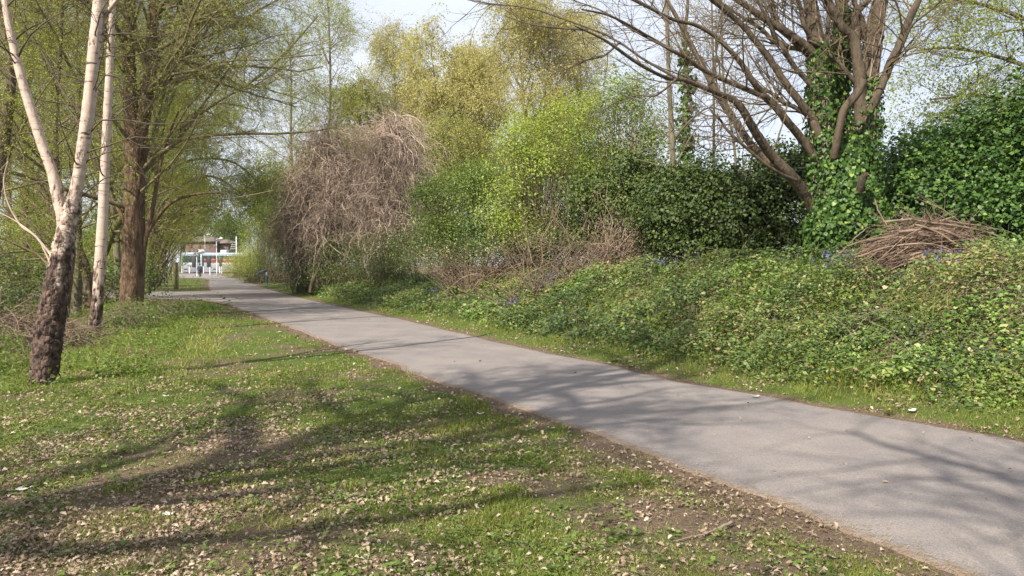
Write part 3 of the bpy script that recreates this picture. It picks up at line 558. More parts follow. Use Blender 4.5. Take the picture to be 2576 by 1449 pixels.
# undergrowth of the wood
for k, (x, y, rx, rz, lm) in enumerate([(-13.2, 17.5, 1.6, 1.0, 'leaf_bramble'), (-17, 23, 2.4, 1.8, 'leaf_bramble'), (-22, 30, 4, 3.2, 'leaf_willow'), (-17.5, 31, 2.4, 1.5, 'leaf_bramble'), (-28, 36, 4, 4.5, 'leaf_green'), (-30, 46, 5, 5, 'leaf_willow'), (-31, 56, 4, 3.6, 'leaf_willow'), (-41, 66, 5, 5.5, 'leaf_green'), (-46, 80, 5, 5, 'leaf_willow'), (-56, 98, 6, 5, 'leaf_green'), (-27.5, 43, 3, 3.0, 'leaf_green'), (-37, 44, 5, 6, 'leaf_green'), (-31, 30, 4, 5, 'leaf_willow')]):
    labs = ['low leafy bush at the left border behind the dead bracken', 'bush among the trunks behind the leaning birch', 'wide pale bush in the wood behind the birches', 'low green bush behind the brown willow trunk', 'tall dense bush at the back left of the wood', 'tall pale bush beyond the wood, left of the coppiced row', 'pale bush behind the nearest coppiced stems', 'tall dense bush behind the coppiced row', 'pale bush behind the middle of the coppiced row', 'dark bush behind the far end of the coppiced row', 'green bush just across the side path', 'tall dark bush at the far left behind the trunks', 'pale tall bush at the left behind the dark leaning trunk']
    z = hgt(x, y); bush('undergrowth_bush', labs[k], 'bush', [(x, y, z + rz * .45, rx, rx * .8, rz * .6), (x + rx * .4, y + .5, z + rz * .75, rx * .6, rx * .5, rz * .35)], (x, y, float(z)), 260, 20, .055 + .0016 * y, M[lm], M['twig_olive'], 200 + k, cr=.10 + .075 * rx, stems=50, srad=.018, group='undergrowth of the wood')

# ------------------------------------------------------------------ right: the big many-stemmed tree
D = 14.0
bt = thing('ivy_clad_tree', 'big bare tree with many stems fanning out from an ivy covered base on the bank', 'tree', P(2120, 640, D))
z6 = lambda pts: [(1698 + .3906 * p[0], .3906 * p[1]) + tuple(p[2:]) for p in pts]
SL = [
 (z6([(1010, 1800, 0), (990, 1400, 0), (960, 1000), (945, 830), (935, 620), (932, 450), (925, 330), (900, 200), (885, 90), (870, 0), (850, -200), (820, -520)]), [95, 75, 58, 52, 47, 44, 40, 38, 35, 33, 24, 10]),
 (z6([(1140, 1800, .1), (1160, 1400), (1200, 1100), (1230, 850), (1240, 600), (1262, 400), (1285, 230), (1303, 100), (1325, 0), (1380, -250), (1450, -520)]), [105, 85, 62, 54, 48, 44, 44, 41, 36, 26, 10]),
 (z6([(1080, 1780, .35), (1075, 1300, .4), (1060, 1000, .4), (1055, 700, .4), (1060, 450, .4), (1075, 250, .4), (1085, 100, .4), (1070, 0, .4), (1040, -300, .5)]), [90, 80, 60, 46, 42, 36, 34, 30, 14]),
 (z6([(1200, 800, -.05), (1195, 560, -.15), (1175, 380, -.2), (1150, 250, -.25), (1075, 170, -.3), (1025, 80, -.35), (985, 0, -.4), (900, -160, -.6), (800, -420, -.8)]), [38, 33, 30, 27, 23, 21, 20, 15, 7]),
 (z6([(1160, 300, -.22), (1168, 200, -.1), (1160, 110), (1190, 60), (1245, 0), (1330, -140), (1420, -300)]), [24, 22, 20, 18, 16, 12, 6]),
 (z6([(1225, 780, -.1), (1300, 610, -.2), (1350, 500, -.2), (1395, 390, -.3), (1445, 290, -.3), (1500, 150, -.4), (1530, 80, -.4), (1570, 0, -.4), (1640, -160, -.5), (1750, -380, -.6)]), [28, 26, 24, 23, 22, 20, 20, 17, 12, 6]),
 (z6([(1380, 420, -.25), (1450, 320, -.35), (1500, 210, -.5), (1540, 150, -.6), (1640, 70, -.8), (1720, 0, -1)]), [11, 10, 8, 6, 5, 4]),
 # low left limbs
 (z6([(930, 1420, .1), (860, 1290, 0), (765, 1150, -.3), (630, 1010, -.5), (550, 900, -.7), (500, 820, -.8), (430, 700, -1), (370, 640, -1.1), (290, 605, -1.3), (170, 560, -1.5), (60, 515, -1.7), (-60, 500, -1.9), (-250, 400, -2.3), (-450, 260, -2.6), (-640, 170, -3)]), [40, 36, 30, 26, 24, 22, 20, 17, 14, 12, 10, 9, 8, 6, 3]),
 (z6([(690, 1060, -.2), (600, 1040, -.1), (490, 930, 0), (400, 800, .1), (320, 680, .2), (250, 560, .2), (190, 450, .3), (120, 320, .3), (60, 210, .4), (0, 90, .4), (-60, -20, .5), (-120, -200, .6)]), [24, 24, 22, 20, 20, 19, 17, 15, 14, 12, 10, 6]),
 (z6([(780, 1160, -.5), (700, 1130, -.6), (600, 1070, -.8), (480, 970, -.9), (400, 900, -1), (330, 830, -1), (290, 770, -1), (245, 725, -1), (225, 700, -1)]), [10, 9, 9, 8, 8, 7, 6, 5, 3]),
 (z6([(1000, 1180, 0), (900, 1010, -.1), (820, 900, -.2), (730, 790, -.4), (650, 690, -.5), (570, 610, -.6), (500, 520, -.8), (420, 400, -.9), (330, 300, -1), (240, 220, -1.1), (130, 160, -1.2), (0, 130, -1.4), (-150, 60, -1.6), (-350, -40, -1.9)]), [34, 30, 24, 22, 21, 19, 16, 14, 12, 11, 10, 9, 7, 4]),
 (z6([(600, 630, -.6), (500, 590, -.7), (400, 550, -.9), (260, 490, -1.1), (150, 430, -1.3), (70, 370, -1.5), (-30, 320, -1.7), (-180, 230, -2), (-400, 110, -2.5), (-600, 60, -3)]), [15, 14, 13, 12, 11, 10, 9, 7, 5, 3]),
 (z6([(980, 1020, -.1), (905, 820, -.2), (880, 760, -.2), (800, 650, -.3), (700, 520, -.4), (610, 380, -.5), (540, 290, -.6), (450, 180, -.7), (350, 90, -.8), (240, 0, -1), (100, -110, -1.2), (-100, -280, -1.5)]), [30, 26, 24, 21, 19, 18, 16, 15, 14, 12, 9, 4]),
 (z6([(850, 740, -.2), (770, 690, -.2), (700, 660, -.2), (620, 600, -.1), (560, 570, 0), (470, 480, .1), (380, 430, .2)]), [13, 12, 11, 9, 8, 6, 4]),
 (z6([(930, 420, 0), (870, 320, -.1), (760, 235, -.2), (650, 165, -.3), (560, 110, -.4), (480, 50, -.5), (400, 0, -.5), (270, -90, -.7), (100, -220, -1)]), [25, 23, 21, 20, 18, 16, 14, 11, 5]),
 (z6([(920, 440, .1), (830, 330, .1), (740, 305, .1), (640, 270, .1), (560, 190, .1), (450, 120, .1), (330, 40, .1), (200, -60, .1)]), [16, 14, 13, 12, 11, 9, 7, 5]),
 (z6([(940, 640, 0), (860, 530, -.1), (770, 430, -.2), (710, 330, -.3), (650, 240, -.3), (605, 150, -.4), (560, 60, -.5), (500, -60, -.6)]), [17, 15, 13, 12, 11, 10, 8, 5]),
 (z6([(830, 320, -.1), (700, 200, 0), (640, 120, 0), (620, 0, .1), (600, -150, .2)]), [18, 18, 16, 15, 8]),
 (z6([(1170, 560, -.1), (1120, 480, -.2), (1050, 400, -.2), (990, 350, -.2), (940, 300, -.2), (860, 260, -.2)]), [12, 12, 11, 10, 8, 5]),
 (z6([(880, 240, -.2), (830, 160, -.3), (810, 60, -.3), (780, -40, -.4)]), [14, 13, 12, 8]),
 (z6([(985, 330, .1), (985, 200, .2), (990, 80, .3), (975, 0, .4), (960, -120, .5)]), [14, 13, 12, 11, 7]),
 (z6([(1010, 700, .3), (1000, 540, .4), (1030, 380, .5), (1060, 220, .6)]), [18, 16, 14, 10]),
 (z6([(1220, 260, .1), (1205, 150, .1), (1170, 60, .1), (1130, -60, .1)]), [22, 20, 16, 10]),
]
SL2 = stems_px([(p_, [w_ * (.97 if q_ < 3 else .88) for w_ in ws_]) for q_, (p_, ws_) in enumerate(SL)], D)
o, mains = limbs_to(bt, 'trunk', SL2[:3], M['limb'], 20, 80, .05, 31)
o, mlimb = limbs_to(bt, 'limbs', SL2[3:], M['limb'], 12, 60, .05, 32)
o, _ = limbs_to(bt, 'cut_branch', stems_px([(z6([(1025, 1010, -.4), (1035, 950, -.5), (1058, 830, -.6), (1085, 715, -.65), (1130, 655, -.7), (1180, 590, -.75), (1215, 512, -.8)]), [20, 18, 18, 18, 20, 21, 22])], D), M['limb'], 12, 30, .03, 33)
pc = P(*z6([(1216, 508)])[0], D - .8); tdir = nrm(P(*z6([(1216, 508)])[0], D - .8) - P(*z6([(1180, 590)])[0], D - .75))
mb = MB(); mb.tube([pc - tdir * .01, pc + tdir * .006], [.083, .08], 12); mb.build('cut_face', M['cutwood'], o)
o2, _ = limbs_to(bt, 'cut_branch', stems_px([(z6([(1190, 1230, -.9), (1200, 1180, -1), (1215, 1140, -1.05), (1240, 1115, -1.1)]), [17, 17, 16, 14])], D), M['limb'], 10, 14, .03, 34)
rng = R(35)
crown(bt, mlimb, rng, M['twig'], None, n1=9, l1=1.9, n2=6, l2=.9, n3=4, l3=.45, leaves=0, t0=.12, thin=.75, a1=(25, 75), wob=.17, bias=(-.15, 0, .1), bname='twigs', n0=9)
crown(bt, mains, rng, M['twig'], None, n1=26, l1=.9, n2=4, l2=.5, n3=2, l3=.3, leaves=0, t0=.42, thin=.6, a1=(45, 100), wob=.25, bname='twigs')
# long fine boughs reaching left across the sky
bo = []
for a_ in [[(1700, 195), (1620, 150), (1540, 95), (1450, 60), (1340, 22), (1240, 10), (1180, 0)], [(1698, 130), (1600, 80), (1520, 30), (1440, 0)], [(1690, 60), (1640, 20), (1560, -20)], [(1560, 105), (1520, 140), (1480, 150), (1440, 170)], [(1700, 200), (1650, 240), (1600, 240), (1540, 260)], [(1480, 75), (1400, 70), (1330, 60), (1270, 40)], [(1700, 345), (1740, 300), (1790, 270), (1850, 300)]]:
    bo.append(smooth_line(px(a_, 12), 12))
bo = np.array(bo); r = taper(np.full(len(bo), .022), 12, .3)
st, di, rr, _, _ = spawn(bo, r, 14, .1, 1, 25, 65, rng); q = grow(st, di + np.array([-.2, 0, 0]), rng.uniform(.4, 1.3, len(st)), 8, .16, (0, 0, -.01), rng); rq = taper(np.full(len(q), .006), 8, .4)
st, di, rr, _, _ = spawn(q, rq, 4, .2, 1, 25, 65, rng); q2 = grow(st, di, rng.uniform(.2, .5, len(st)), 5, .18, (0, 0, 0), rng)
V = []; F = []; c = 0
for a_ in (tubes(bo, r, 6), tubes(q, rq, 4), tubes(q2, taper(np.full(len(q2), .0035), 5, .5), 3)): V.append(a_[0]); F.append(a_[1] + c); c += len(a_[0])
mk('long_boughs', np.concatenate(V), np.concatenate(F), M['twig_dark'], bt)
# ivy on the trunk
pp = []; nn = []
for j, (tmax, nlf, thick) in enumerate([(.58, 3600, .16), (.45, 3600, .17), (.80, 3800, .14)]):
    L0, r0 = mains[j]; m = len(L0) - 1; t = rng.random(nlf * 1) ** 1.25 * tmax * m; i = t.astype(int); a = rng.uniform(0, 6.28, len(t)); o_ = np.c_[np.cos(a), np.sin(a), np.zeros(len(t))]
    dens = 1 - t / m / tmax
    pp.append(L0[i] + o_ * (r0[i] + rng.uniform(0, 1, len(t)) * thick * (.3 + 1.2 * dens))[:, None] + rng.normal(0, .03, (len(t), 3))); nn.append(o_)
# ivy mass round the foot
n = 12500; a = rng.uniform(0, 6.28, n); h = rng.random(n) ** 1.1; c0 = P(2120, 640, D); 
lump = 1 + .35 * (fbm(a * 2, h * 4, 1.2, 3) - .5) * 2
rad = (np.interp(h, [0, .35, .7, 1], [.62, .75, .6, .42])) * lump * rng.uniform(.8, 1.05, n)
pp.append(np.c_[c0[0] + .02 + np.cos(a) * rad, c0[1] + np.sin(a) * rad, c0[2] - .5 + h * 2.7]); nn.append(np.c_[np.cos(a), np.sin(a), np.zeros(n)])
p = np.concatenate(pp); nv = np.concatenate(nn); n = len(p)
leafmesh('ivy', 'ivy', p, np.c_[rng.normal(0, .6, (n, 2)), -np.ones(n)], nv + rng.normal(0, .38, (n, 3)) + [0, 0, .35], .072 * rng.uniform(.5, 1.25, n), M['leaf_ivy'], bt, np.clip(rng.normal(.5, .27, n), 0, 1))
# climbing ivy stems
iv = []
for j in range(3):
    L0, r0 = mains[j]
    for q_ in range(16):
        a0 = rng.uniform(0, 6.28); a1 = a0 + rng.normal(0, 1.2); t = np.linspace(.05, rng.uniform(.5, .85), 24) * (len(L0) - 1); i = t.astype(int); a = np.linspace(a0, a1, 24) + rng.normal(0, .07, 24).cumsum()
        iv.append(L0[i] + np.c_[np.cos(a), np.sin(a), 0 * a] * (r0[i] * 1.04 + .01)[:, None])
iv = np.array(iv); V, F = tubes(iv, taper(rng.uniform(.008, .02, len(iv)), 24, .4), 5); mk('ivy_stems', V, F, M['stick'], bt)

# ------------------------------------------------------------------ ivy hedges and bushes on the bank
def B(u, v, d, rx, ry, rz):
    p = P(u, v, d); return (p[0], p[1], p[2], rx, ry, rz)
bp_ = P(2400, 640, 15.5)
bush('ivy_hedge', 'dark glossy ivy hedge at the right border behind the brushwood pile', 'hedge', [B(2330, 560, 15.2, 1.2, 1, 1.1), B(2480, 520, 15.5, 1.5, 1.1, 1.4), B(2400, 440, 15.8, 1.2, 1, 1.0), B(2600, 430, 15.6, 1.4, 1.2, 1.5), B(2560, 600, 14.5, 1.3, 1, 1), B(2290, 490, 15.6, .8, .8, .9), B(2720, 560, 15, 1.6, 1.2, 2)], (bp_[0], bp_[1], float(hgt(bp_[0], bp_[1]))), 1700, 36, .074, M['leaf_ivy'], M['twig_dark'], 301, 'ivy', cr=.2, shell=(.7, 1.08), tintshift=.03)
bp_ = P(2560, 640, 17)
bush('holly_bush', 'bright green bush with small leaves rising above the ivy hedge at the right border', 'bush', [B(2560, 400, 17, 1.5, 1.2, 1.0), B(2480, 420, 16.8, .9, .8, .6), B(2680, 330, 17, 1.4, 1.2, 1.4)], (bp_[0], bp_[1], float(hgt(bp_[0], bp_[1]))), 520, 22, .065, M['leaf_lime'], M['twig'], 302, tintshift=-.15, cr=.28, stems=80)
bp_ = P(1880, 640, 17)
bush('ivy_hedge', 'dark ivy hedge in shade between the thin pole tree and the big ivy clad tree', 'hedge', [B(1960, 545, 17, 1.0, .9, 1.2), B(1850, 560, 17.3, 1.1, 1, 1.1), B(1760, 550, 17.8, 1.1, 1, 1.2), B(2010, 460, 17.4, .8, .7, .7), B(1690, 560, 18.5, .9, .8, .9), B(1790, 500, 18.2, .8, .8, .4), B(1940, 410, 17.6, .4, .4, .4), B(1760, 625, 17.5, 1, .7, .35), B(1880, 625, 17, 1, .7, .35), B(1990, 625, 16.6, 1, .7, .35)], (bp_[0], bp_[1], float(hgt(bp_[0], bp_[1]))), 1500, 40, .062, M['leaf_hedge'], M['twig_dark'], 303, 'ivy', cr=.2, tintshift=.0)
bp_ = P(1540, 650, 20)
bush('ivy_thicket', 'dark ivy thicket with tangled bare stems, right of the lime green bush', 'bush', [B(1550, 530, 20.6, 1.0, .8, .8), B(1620, 500, 20.3, .9, .8, .9), B(1480, 500, 21, .8, .7, .6), B(1600, 440, 20.8, .6, .6, .5), B(1690, 520, 19.6, .7, .7, .9), B(1500, 610, 21, 1.0, .6, .5), B(1620, 610, 20.5, 1, .6, .5)], (bp_[0], bp_[1], float(hgt(bp_[0], bp_[1]))), 700, 34, .062, M['leaf_hedge'], M['stick'], 304, 'ivy', cr=.2, stems=140, tintshift=.2, shell=(.5, 1.15), lowbare=.9)
# tangled bare stems hanging in front of the hollow
rng = R(305); th = thing('bare_tangle', 'tangle of bare arching brown stems over the dark hollow below the ivy thicket', 'shrub', onG(*P(1560, 655, 19)[:2]))
n = 210; u0 = rng.uniform(1280, 1740, n); st = np.array([P(u, 655 + rng.uniform(-20, 5) + (1500 - u) * .08, 19.2 + rng.uniform(-.3, .8)) for u in u0]); st[:, 2] = hgt(st[:, 0], st[:, 1])
p = grow(st, np.c_[rng.normal(0, .8, n), rng.normal(-.15, .3, n), rng.uniform(.4, 1.6, n)], rng.uniform(.7, 3.2, n), 14, .22, (0, 0, -.03), rng); r = taper(rng.uniform(.006, .02, n), 14, .35); p[..., 2] = np.maximum(p[..., 2], hgt(p[..., 0], p[..., 1]) + .01)
V1, F1 = tubes(p, r, 5); st, di, rr, _, _ = spawn(p, r, 7, .15, 1, 25, 80, rng); q = grow(st, di, rng.uniform(.2, .8, len(st)), 7, .3, (0, 0, -.03), rng); V2, F2 = tubes(q, taper(np.full(len(q), .005), 7, .4), 3)
mk('stems', np.r_[V1, V2], np.r_[F1, F2 + len(V1)], M['bracken'], th)
# lime green bush
d = 23; bp_ = P(1350, 670, d)
bush('lime_bush', 'large lime green bush in fresh leaf above the middle of the bank', 'bush', [B(1290, 500, d, .8, .8, .7), B(1250, 560, d - .3, .5, .5, .5), B(1370, 420, d, 1.0, .9, 1.1), B(1290, 390, d + .3, .7, .7, .8), B(1440, 330, d + .4, .9, .8, 1.0), B(1340, 330, d + .6, .7, .7, .6), B(1310, 590, d - .5, .7, .5, .5)], (bp_[0], bp_[1], float(hgt(bp_[0], bp_[1]))), 560, 24, .08, M['leaf_lime'], M['twig'], 306, cr=.25, shell=(.3, 1.25), stems=160, srad=.014, tintshift=.28)
d = 24; bp_ = P(1560, 660, d)
bush('lime_bush', 'tall loose light green shrub with many pale stems, left of the thin pole tree', 'bush', [B(1550, 310, d, 1.2, 1, 1.4), B(1640, 370, d, .9, .9, 1.3), B(1520, 410, d, .9, .8, 1), B(1590, 240, d, .7, .7, .6), B(1470, 450, d, .7, .7, .8), B(1500, 540, d, 1.2, .7, .9), B(1390, 560, d + .5, .9, .7, .9)], (bp_[0], bp_[1], float(hgt(bp_[0], bp_[1]))), 760, 26, .078, M['leaf_lime'], M['stick'], 307, cr=.28, shell=(.3, 1.1), stems=200, srad=.016, tintshift=-.05)
d = 27; bp_ = P(1160, 690, d)
bush('hawthorn_bush', 'mid green rounded bush between the dead vine mound and the lime green bush', 'bush', [B(1150, 520, d, 1.5, 1.2, 1.3), B(1100, 590, d - .5, 1.0, .9, .9), B(1220, 470, d, 1.0, .9, .9), B(1190, 600, d - 1, 1.1, .8, .9), B(1080, 500, d + .5, .8, .7, .7)], (bp_[0], bp_[1], float(hgt(bp_[0], bp_[1]))), 620, 26, .085, M['leaf_green'], M['twig'], 308, cr=.32, shell=(.5, 1.08), stems=140, tintshift=.3)
d = 24; bp_ = P(1190, 690, d)
bush('bramble_thicket', 'low brown thicket of bare bramble stems with few leaves under the rounded green bush', 'bush', [B(1130, 650, d, 1.3, .8, .6), B(1270, 640, d - 1, 1.3, .8, .65), B(1390, 620, d - 2, 1.2, .8, .7), B(1030, 655, d + 2, 1.0, .8, .8)], (bp_[0], bp_[1], float(hgt(bp_[0], bp_[1]))), 520, 20, .06, M['leaf_bramble'], M['bracken'], 309, cr=.25, shell=(.4, 1.15), stems=170, srad=.010, tintshift=.1)
# thin leaning pole tree with ivy
rng = R(310); d = 19.5; pb = P(1655, 590, d); pb[2] = hgt(pb[0], pb[1]); pt = thing('pole_tree', 'thin pale pole like tree, slightly bent, rising right of the tangled stems', 'tree', pb)
o, mm = limbs_to(pt, 'trunk', stems_px([([(1650, 640), (1660, 540), (1682, 470), (1692, 430), (1690, 330), (1684, 230), (1680, 120), (1676, 0), (1670, -150)], [12, 12, 12, 15, 13, 11, 10, 9, 5]), ([(1690, 440), (1708, 400), (1740, 340), (1775, 300)], [6, 5, 4, 2]), ([(1686, 450), (1665, 420), (1600, 400)], [5, 4, 2])], d), M['bark_grey'], 10, 40, .03, 6)
crown(pt, [mm[0]], rng, M['twig'], M['leaf_birch'], n1=16, l1=1.4, n2=5, l2=.8, n3=3, l3=.4, leaves=3, size=.045, thin=.7)
d = 21; pb = P(1722, 560, d); pb[2] = hgt(pb[0], pb[1]); pt = thing('ivy_pole_tree', 'thin trunk wrapped in dark ivy just right of the pale pole tree', 'tree', pb)
o, mm = limbs_to(pt, 'trunk', stems_px([([(1722, 600), (1725, 450), (1722, 330), (1728, 210), (1724, 100), (1730, 0), (1726, -120)], [16, 14, 13, 11, 9, 7, 4])], d), M['bark'], 8, 30, .03, 8)
L0, r0 = mm[0]; n = 2600; t = rng.uniform(.15, .72, n) * 29; i = t.astype(int); a = rng.uniform(0, 6.28, n); w_ = np.interp(t / 29, [.15, .4, .55, .72], [.32, .26, .24, .05])
p = L0[i] + np.c_[np.cos(a), np.sin(a), rng.normal(0, .3, n)] * (rng.random(n) ** .6 * w_ * (1 + .5 * np.sin(t * 2.2)))[:, None]
leafmesh('ivy', 'ivy', p, np.c_[rng.normal(0, .6, (n, 2)), -np.ones(n)], np.c_[np.cos(a), np.sin(a), .4 + 0 * a] + rng.normal(0, .4, (n, 3)), .1 * rng.uniform(.5, 1.2, n), M['leaf_ivy'], pt, np.clip(rng.normal(.55, .25, n), 0, 1))
crown(pt, [mm[0]], rng, M['twig'], M['leaf_birch'], n1=14, l1=1.8, n2=5, l2=1, n3=3, l3=.5, leaves=2, size=.05, thin=.7, t0=.5)
# more thin saplings between
for k, (u, v, d, tu) in enumerate([(1790, 600, 22, 1795), (1845, 590, 23, 1820)]):
    pb = P(u, v, d); pb[2] = hgt(pb[0], pb[1]); pt = thing('sapling', ['thin sapling with sparse leaves against the sky, right of the ivy wrapped trunk', 'thin sapling seen between the low limbs of the big tree and the sky'][k], 'tree', pb, 'saplings')
    o, mm = limbs_to(pt, 'trunk', stems_px([([(u, v), (u + 5, 400), (tu, 200), (tu - 5, 0), (tu - 10, -120)], [9, 7, 6, 4, 2])], d), M['bark_grey'], 7, 30, .03, 9 + k)
    crown(pt, [mm[0]], R(400 + k), M['twig'], M['leaf_willow'], n1=20, l1=2, n2=6, l2=1, n3=4, l3=.5, leaves=3, size=.05, thin=.7, t0=.25)
bp_ = P(2050, 640, 26)
bush('boundary_hedge', 'continuous dark hedge far behind the trunk of the big ivy clad tree', 'hedge', [B(u_, 610, 26, 1.7, 1, .95) for u_ in range(1260, 2750, 110)], (bp_[0], bp_[1], float(hgt(bp_[0], bp_[1]))), 900, 26, .11, M['leaf_hedge'], M['twig_dark'], 311, cr=.3, stems=120)
bp_ = P(1420, 660, 29)
bush('backing_bush', 'dense mid green bush filling the view behind the lime green bushes', 'bush', [B(1330, 520, 29, 1.8, 1, 1.8), B(1450, 470, 29, 1.8, 1, 2.0), B(1570, 480, 28, 1.6, 1, 1.8), B(1400, 620, 28, 2.0, 1, 1.0), B(1220, 630, 29, 1.8, 1, .9), B(1550, 620, 27, 1.8, 1, .9), B(1080, 640, 31, 1.6, 1, .9)], (bp_[0], bp_[1], float(hgt(bp_[0], bp_[1]))), 1000, 28, .095, M['leaf_green'], M['twig_dark'], 312, cr=.36, stems=120)
# leafy tree at the top right
rng = R(320); d = 17; pb = P(2760, 640, d); pb[2] = hgt(pb[0], pb[1]); pt = thing('hawthorn_tree', 'light leafy tree reaching in from the right border above the ivy hedge', 'tree', pb)
o, mm = limbs_to(pt, 'trunk', stems_px([([(2760, 640), (2740, 480), (2720, 300), (2700, 100), (2690, -60), (2660, -250)], [40, 34, 28, 22, 16, 8]), ([(2735, 430), (2660, 330), (2560, 260), (2460, 240), (2340, 250)], [16, 13, 10, 8, 4]), ([(2720, 300), (2620, 190), (2500, 140), (2380, 120), (2290, 130)], [14, 12, 9, 7, 3]), ([(2705, 150), (2600, 60), (2500, 20), (2400, 0), (2300, 30)], [14, 12, 9, 6, 3]), ([(2740, 470), (2640, 400), (2520, 340), (2420, 330), (2300, 380)], [13, 11, 8, 6, 3])], d), M['bark_grey'], 9, 40, .03, 12)
crown(pt, mm, rng, M['twig_dark'], M['leaf_willow'], n1=18, l1=2.0, n2=8, l2=1.1, n3=5, l3=.55, leaves=7, size=.06, thin=.7, t0=.2, droop=.02)

# ------------------------------------------------------------------ dead vine mounds
def vine_mound(label, blobs, base, seed, nst=1500):
    rng = R(seed); root = thing('vine_covered_tree', label, 'tree', base, 'trees smothered by dead climbing vines')
    bl = np.array(blobs); wt = bl[:, 3] * bl[:, 5]; b = rng.choice(len(bl), nst, p=wt / wt.sum()); dd = nrm(rng.normal(0, 1, (nst, 3)) + [0, -.25, .35]); rs = rng.uniform(.55, 1.0, nst) + .35 * rng.random(nst) ** 5 * (1 + .25 * (fbm(dd[:, 0] * 4, dd[:, 2] * 4, 1, seed) - .5))
    st = bl[b, :3] + dd * bl[b, 3:6] * rs[:, None]
    out = nrm(dd * [1, 1, 0]); ln = rng.uniform(.8, 3.6, nst)
    p = grow(st, out * .35 + rng.normal(0, .8, (nst, 3)) + [0, 0, .1], ln, 14, .23, (0, 0, -.17), rng)
    # keep strands near the shell
    p[..., :2] += rng.normal(0, .02, p[..., :2].shape)
    p[..., 2] = np.maximum(p[..., 2], hgt(p[..., 0], p[..., 1]) + .02)
    low = (p[..., 2] - hgt(p[..., 0], p[..., 1])).min(1); kp = (low > 1.9 * rng.random(nst)) | (rng.random(nst) < .15); p = p[kp]; nst = len(p); r = taper(.006 + .022 * rng.random(nst) ** 3, 14, .45); V1, F1 = tubes(p, r, 4)
    s2, di, rr, _, _ = spawn(p, r, 5, .05, 1, 25, 90, rng); q = grow(s2, di, rng.uniform(.25, .9, len(s2)), 6, .3, (0, 0, -.10), rng); V2, F2 = tubes(q, taper(rng.uniform(.004, .009, len(q)), 6, .5), 3)
    mk('hanging_vines', np.r_[V1, V2], np.r_[F1, F2 + len(V1)], M['vine'], root)
    k = 7; tr = np.array(base) + np.c_[rng.normal(0, .8, (k, 2)), np.zeros(k)]; tp = np.array([bl[rng.integers(len(bl)), :3] for _ in range(k)]) + rng.normal(0, .3, (k, 3))
    tt = np.linspace(0, 1, 12)[None, :, None]; pl = tr[:, None] * (1 - tt) + tp[:, None] * tt + rng.normal(0, .05, (k, 12, 3)); V, F = tubes(pl, taper(rng.uniform(.08, .13, k), 12, .4), 7); mk('trunk', V, F, M['bark'], root)
    s2, di, rr, _, _ = spawn(pl, taper(np.full(k, .1), 12, .4), 60, .3, 1, 30, 90, rng); q = grow(s2, di, rng.uniform(.8, 2.2, len(s2)), 8, .2, (0, 0, .03), rng); V, F = tubes(q, taper(rng.uniform(.012, .03, len(q)), 8, .4), 4); mk('branches', V, F, M['bark'], root)
    n = 26000; b = rng.choice(len(bl), n, p=wt / wt.sum()); dd = nrm(rng.normal(0, 1, (n, 3))); p = bl[b, :3] + dd * bl[b, 3:6] * rng.uniform(.3, 1.02, n)[:, None]; p[:, 2] -= 1.6 * rng.random(n)
    p[:, 2] = np.maximum(p[:, 2], hgt(p[:, 0], p[:, 1]) + .05)
    leafmesh('foliage', 'rhomb', p, rng.normal(0, 1, (n, 3)), dd + rng.normal(0, .5, (n, 3)), .12 * rng.uniform(.5, 1.3, n), M['leaf_bramble'], root)
d = 40
vine_mound('right hand of two mounds of dead hanging vines, with the higher top', [B(990, 390, d, 1.25, 1.3, 1.9), B(1010, 470, d, 1.25, 1.2, 1.6), B(960, 460, d, 1.3, 1.2, 1.6), B(985, 590, d - 1, 1.4, 1.1, 1.6), B(1000, 330, d, .7, .7, .7)], onG(*P(985, 690, d)[:2]), 501, 2300)
vine_mound('left hand of two mounds of dead hanging vines, broad with a thin spike on top', [B(825, 395, d + 1, 1.3, 1.3, 1.7), B(785, 480, d + 1, 1.5, 1.2, 1.7), B(880, 460, d + .5, 1.2, 1.2, 1.9), B(850, 580, d, 1.7, 1.1, 1.8), B(818, 320, d + 1, .3, .4, .7), B(750, 580, d + 2, 1.3, 1.1, 1.4)], onG(*P(830, 700, d)[:2]), 502, 2600)
d = 40
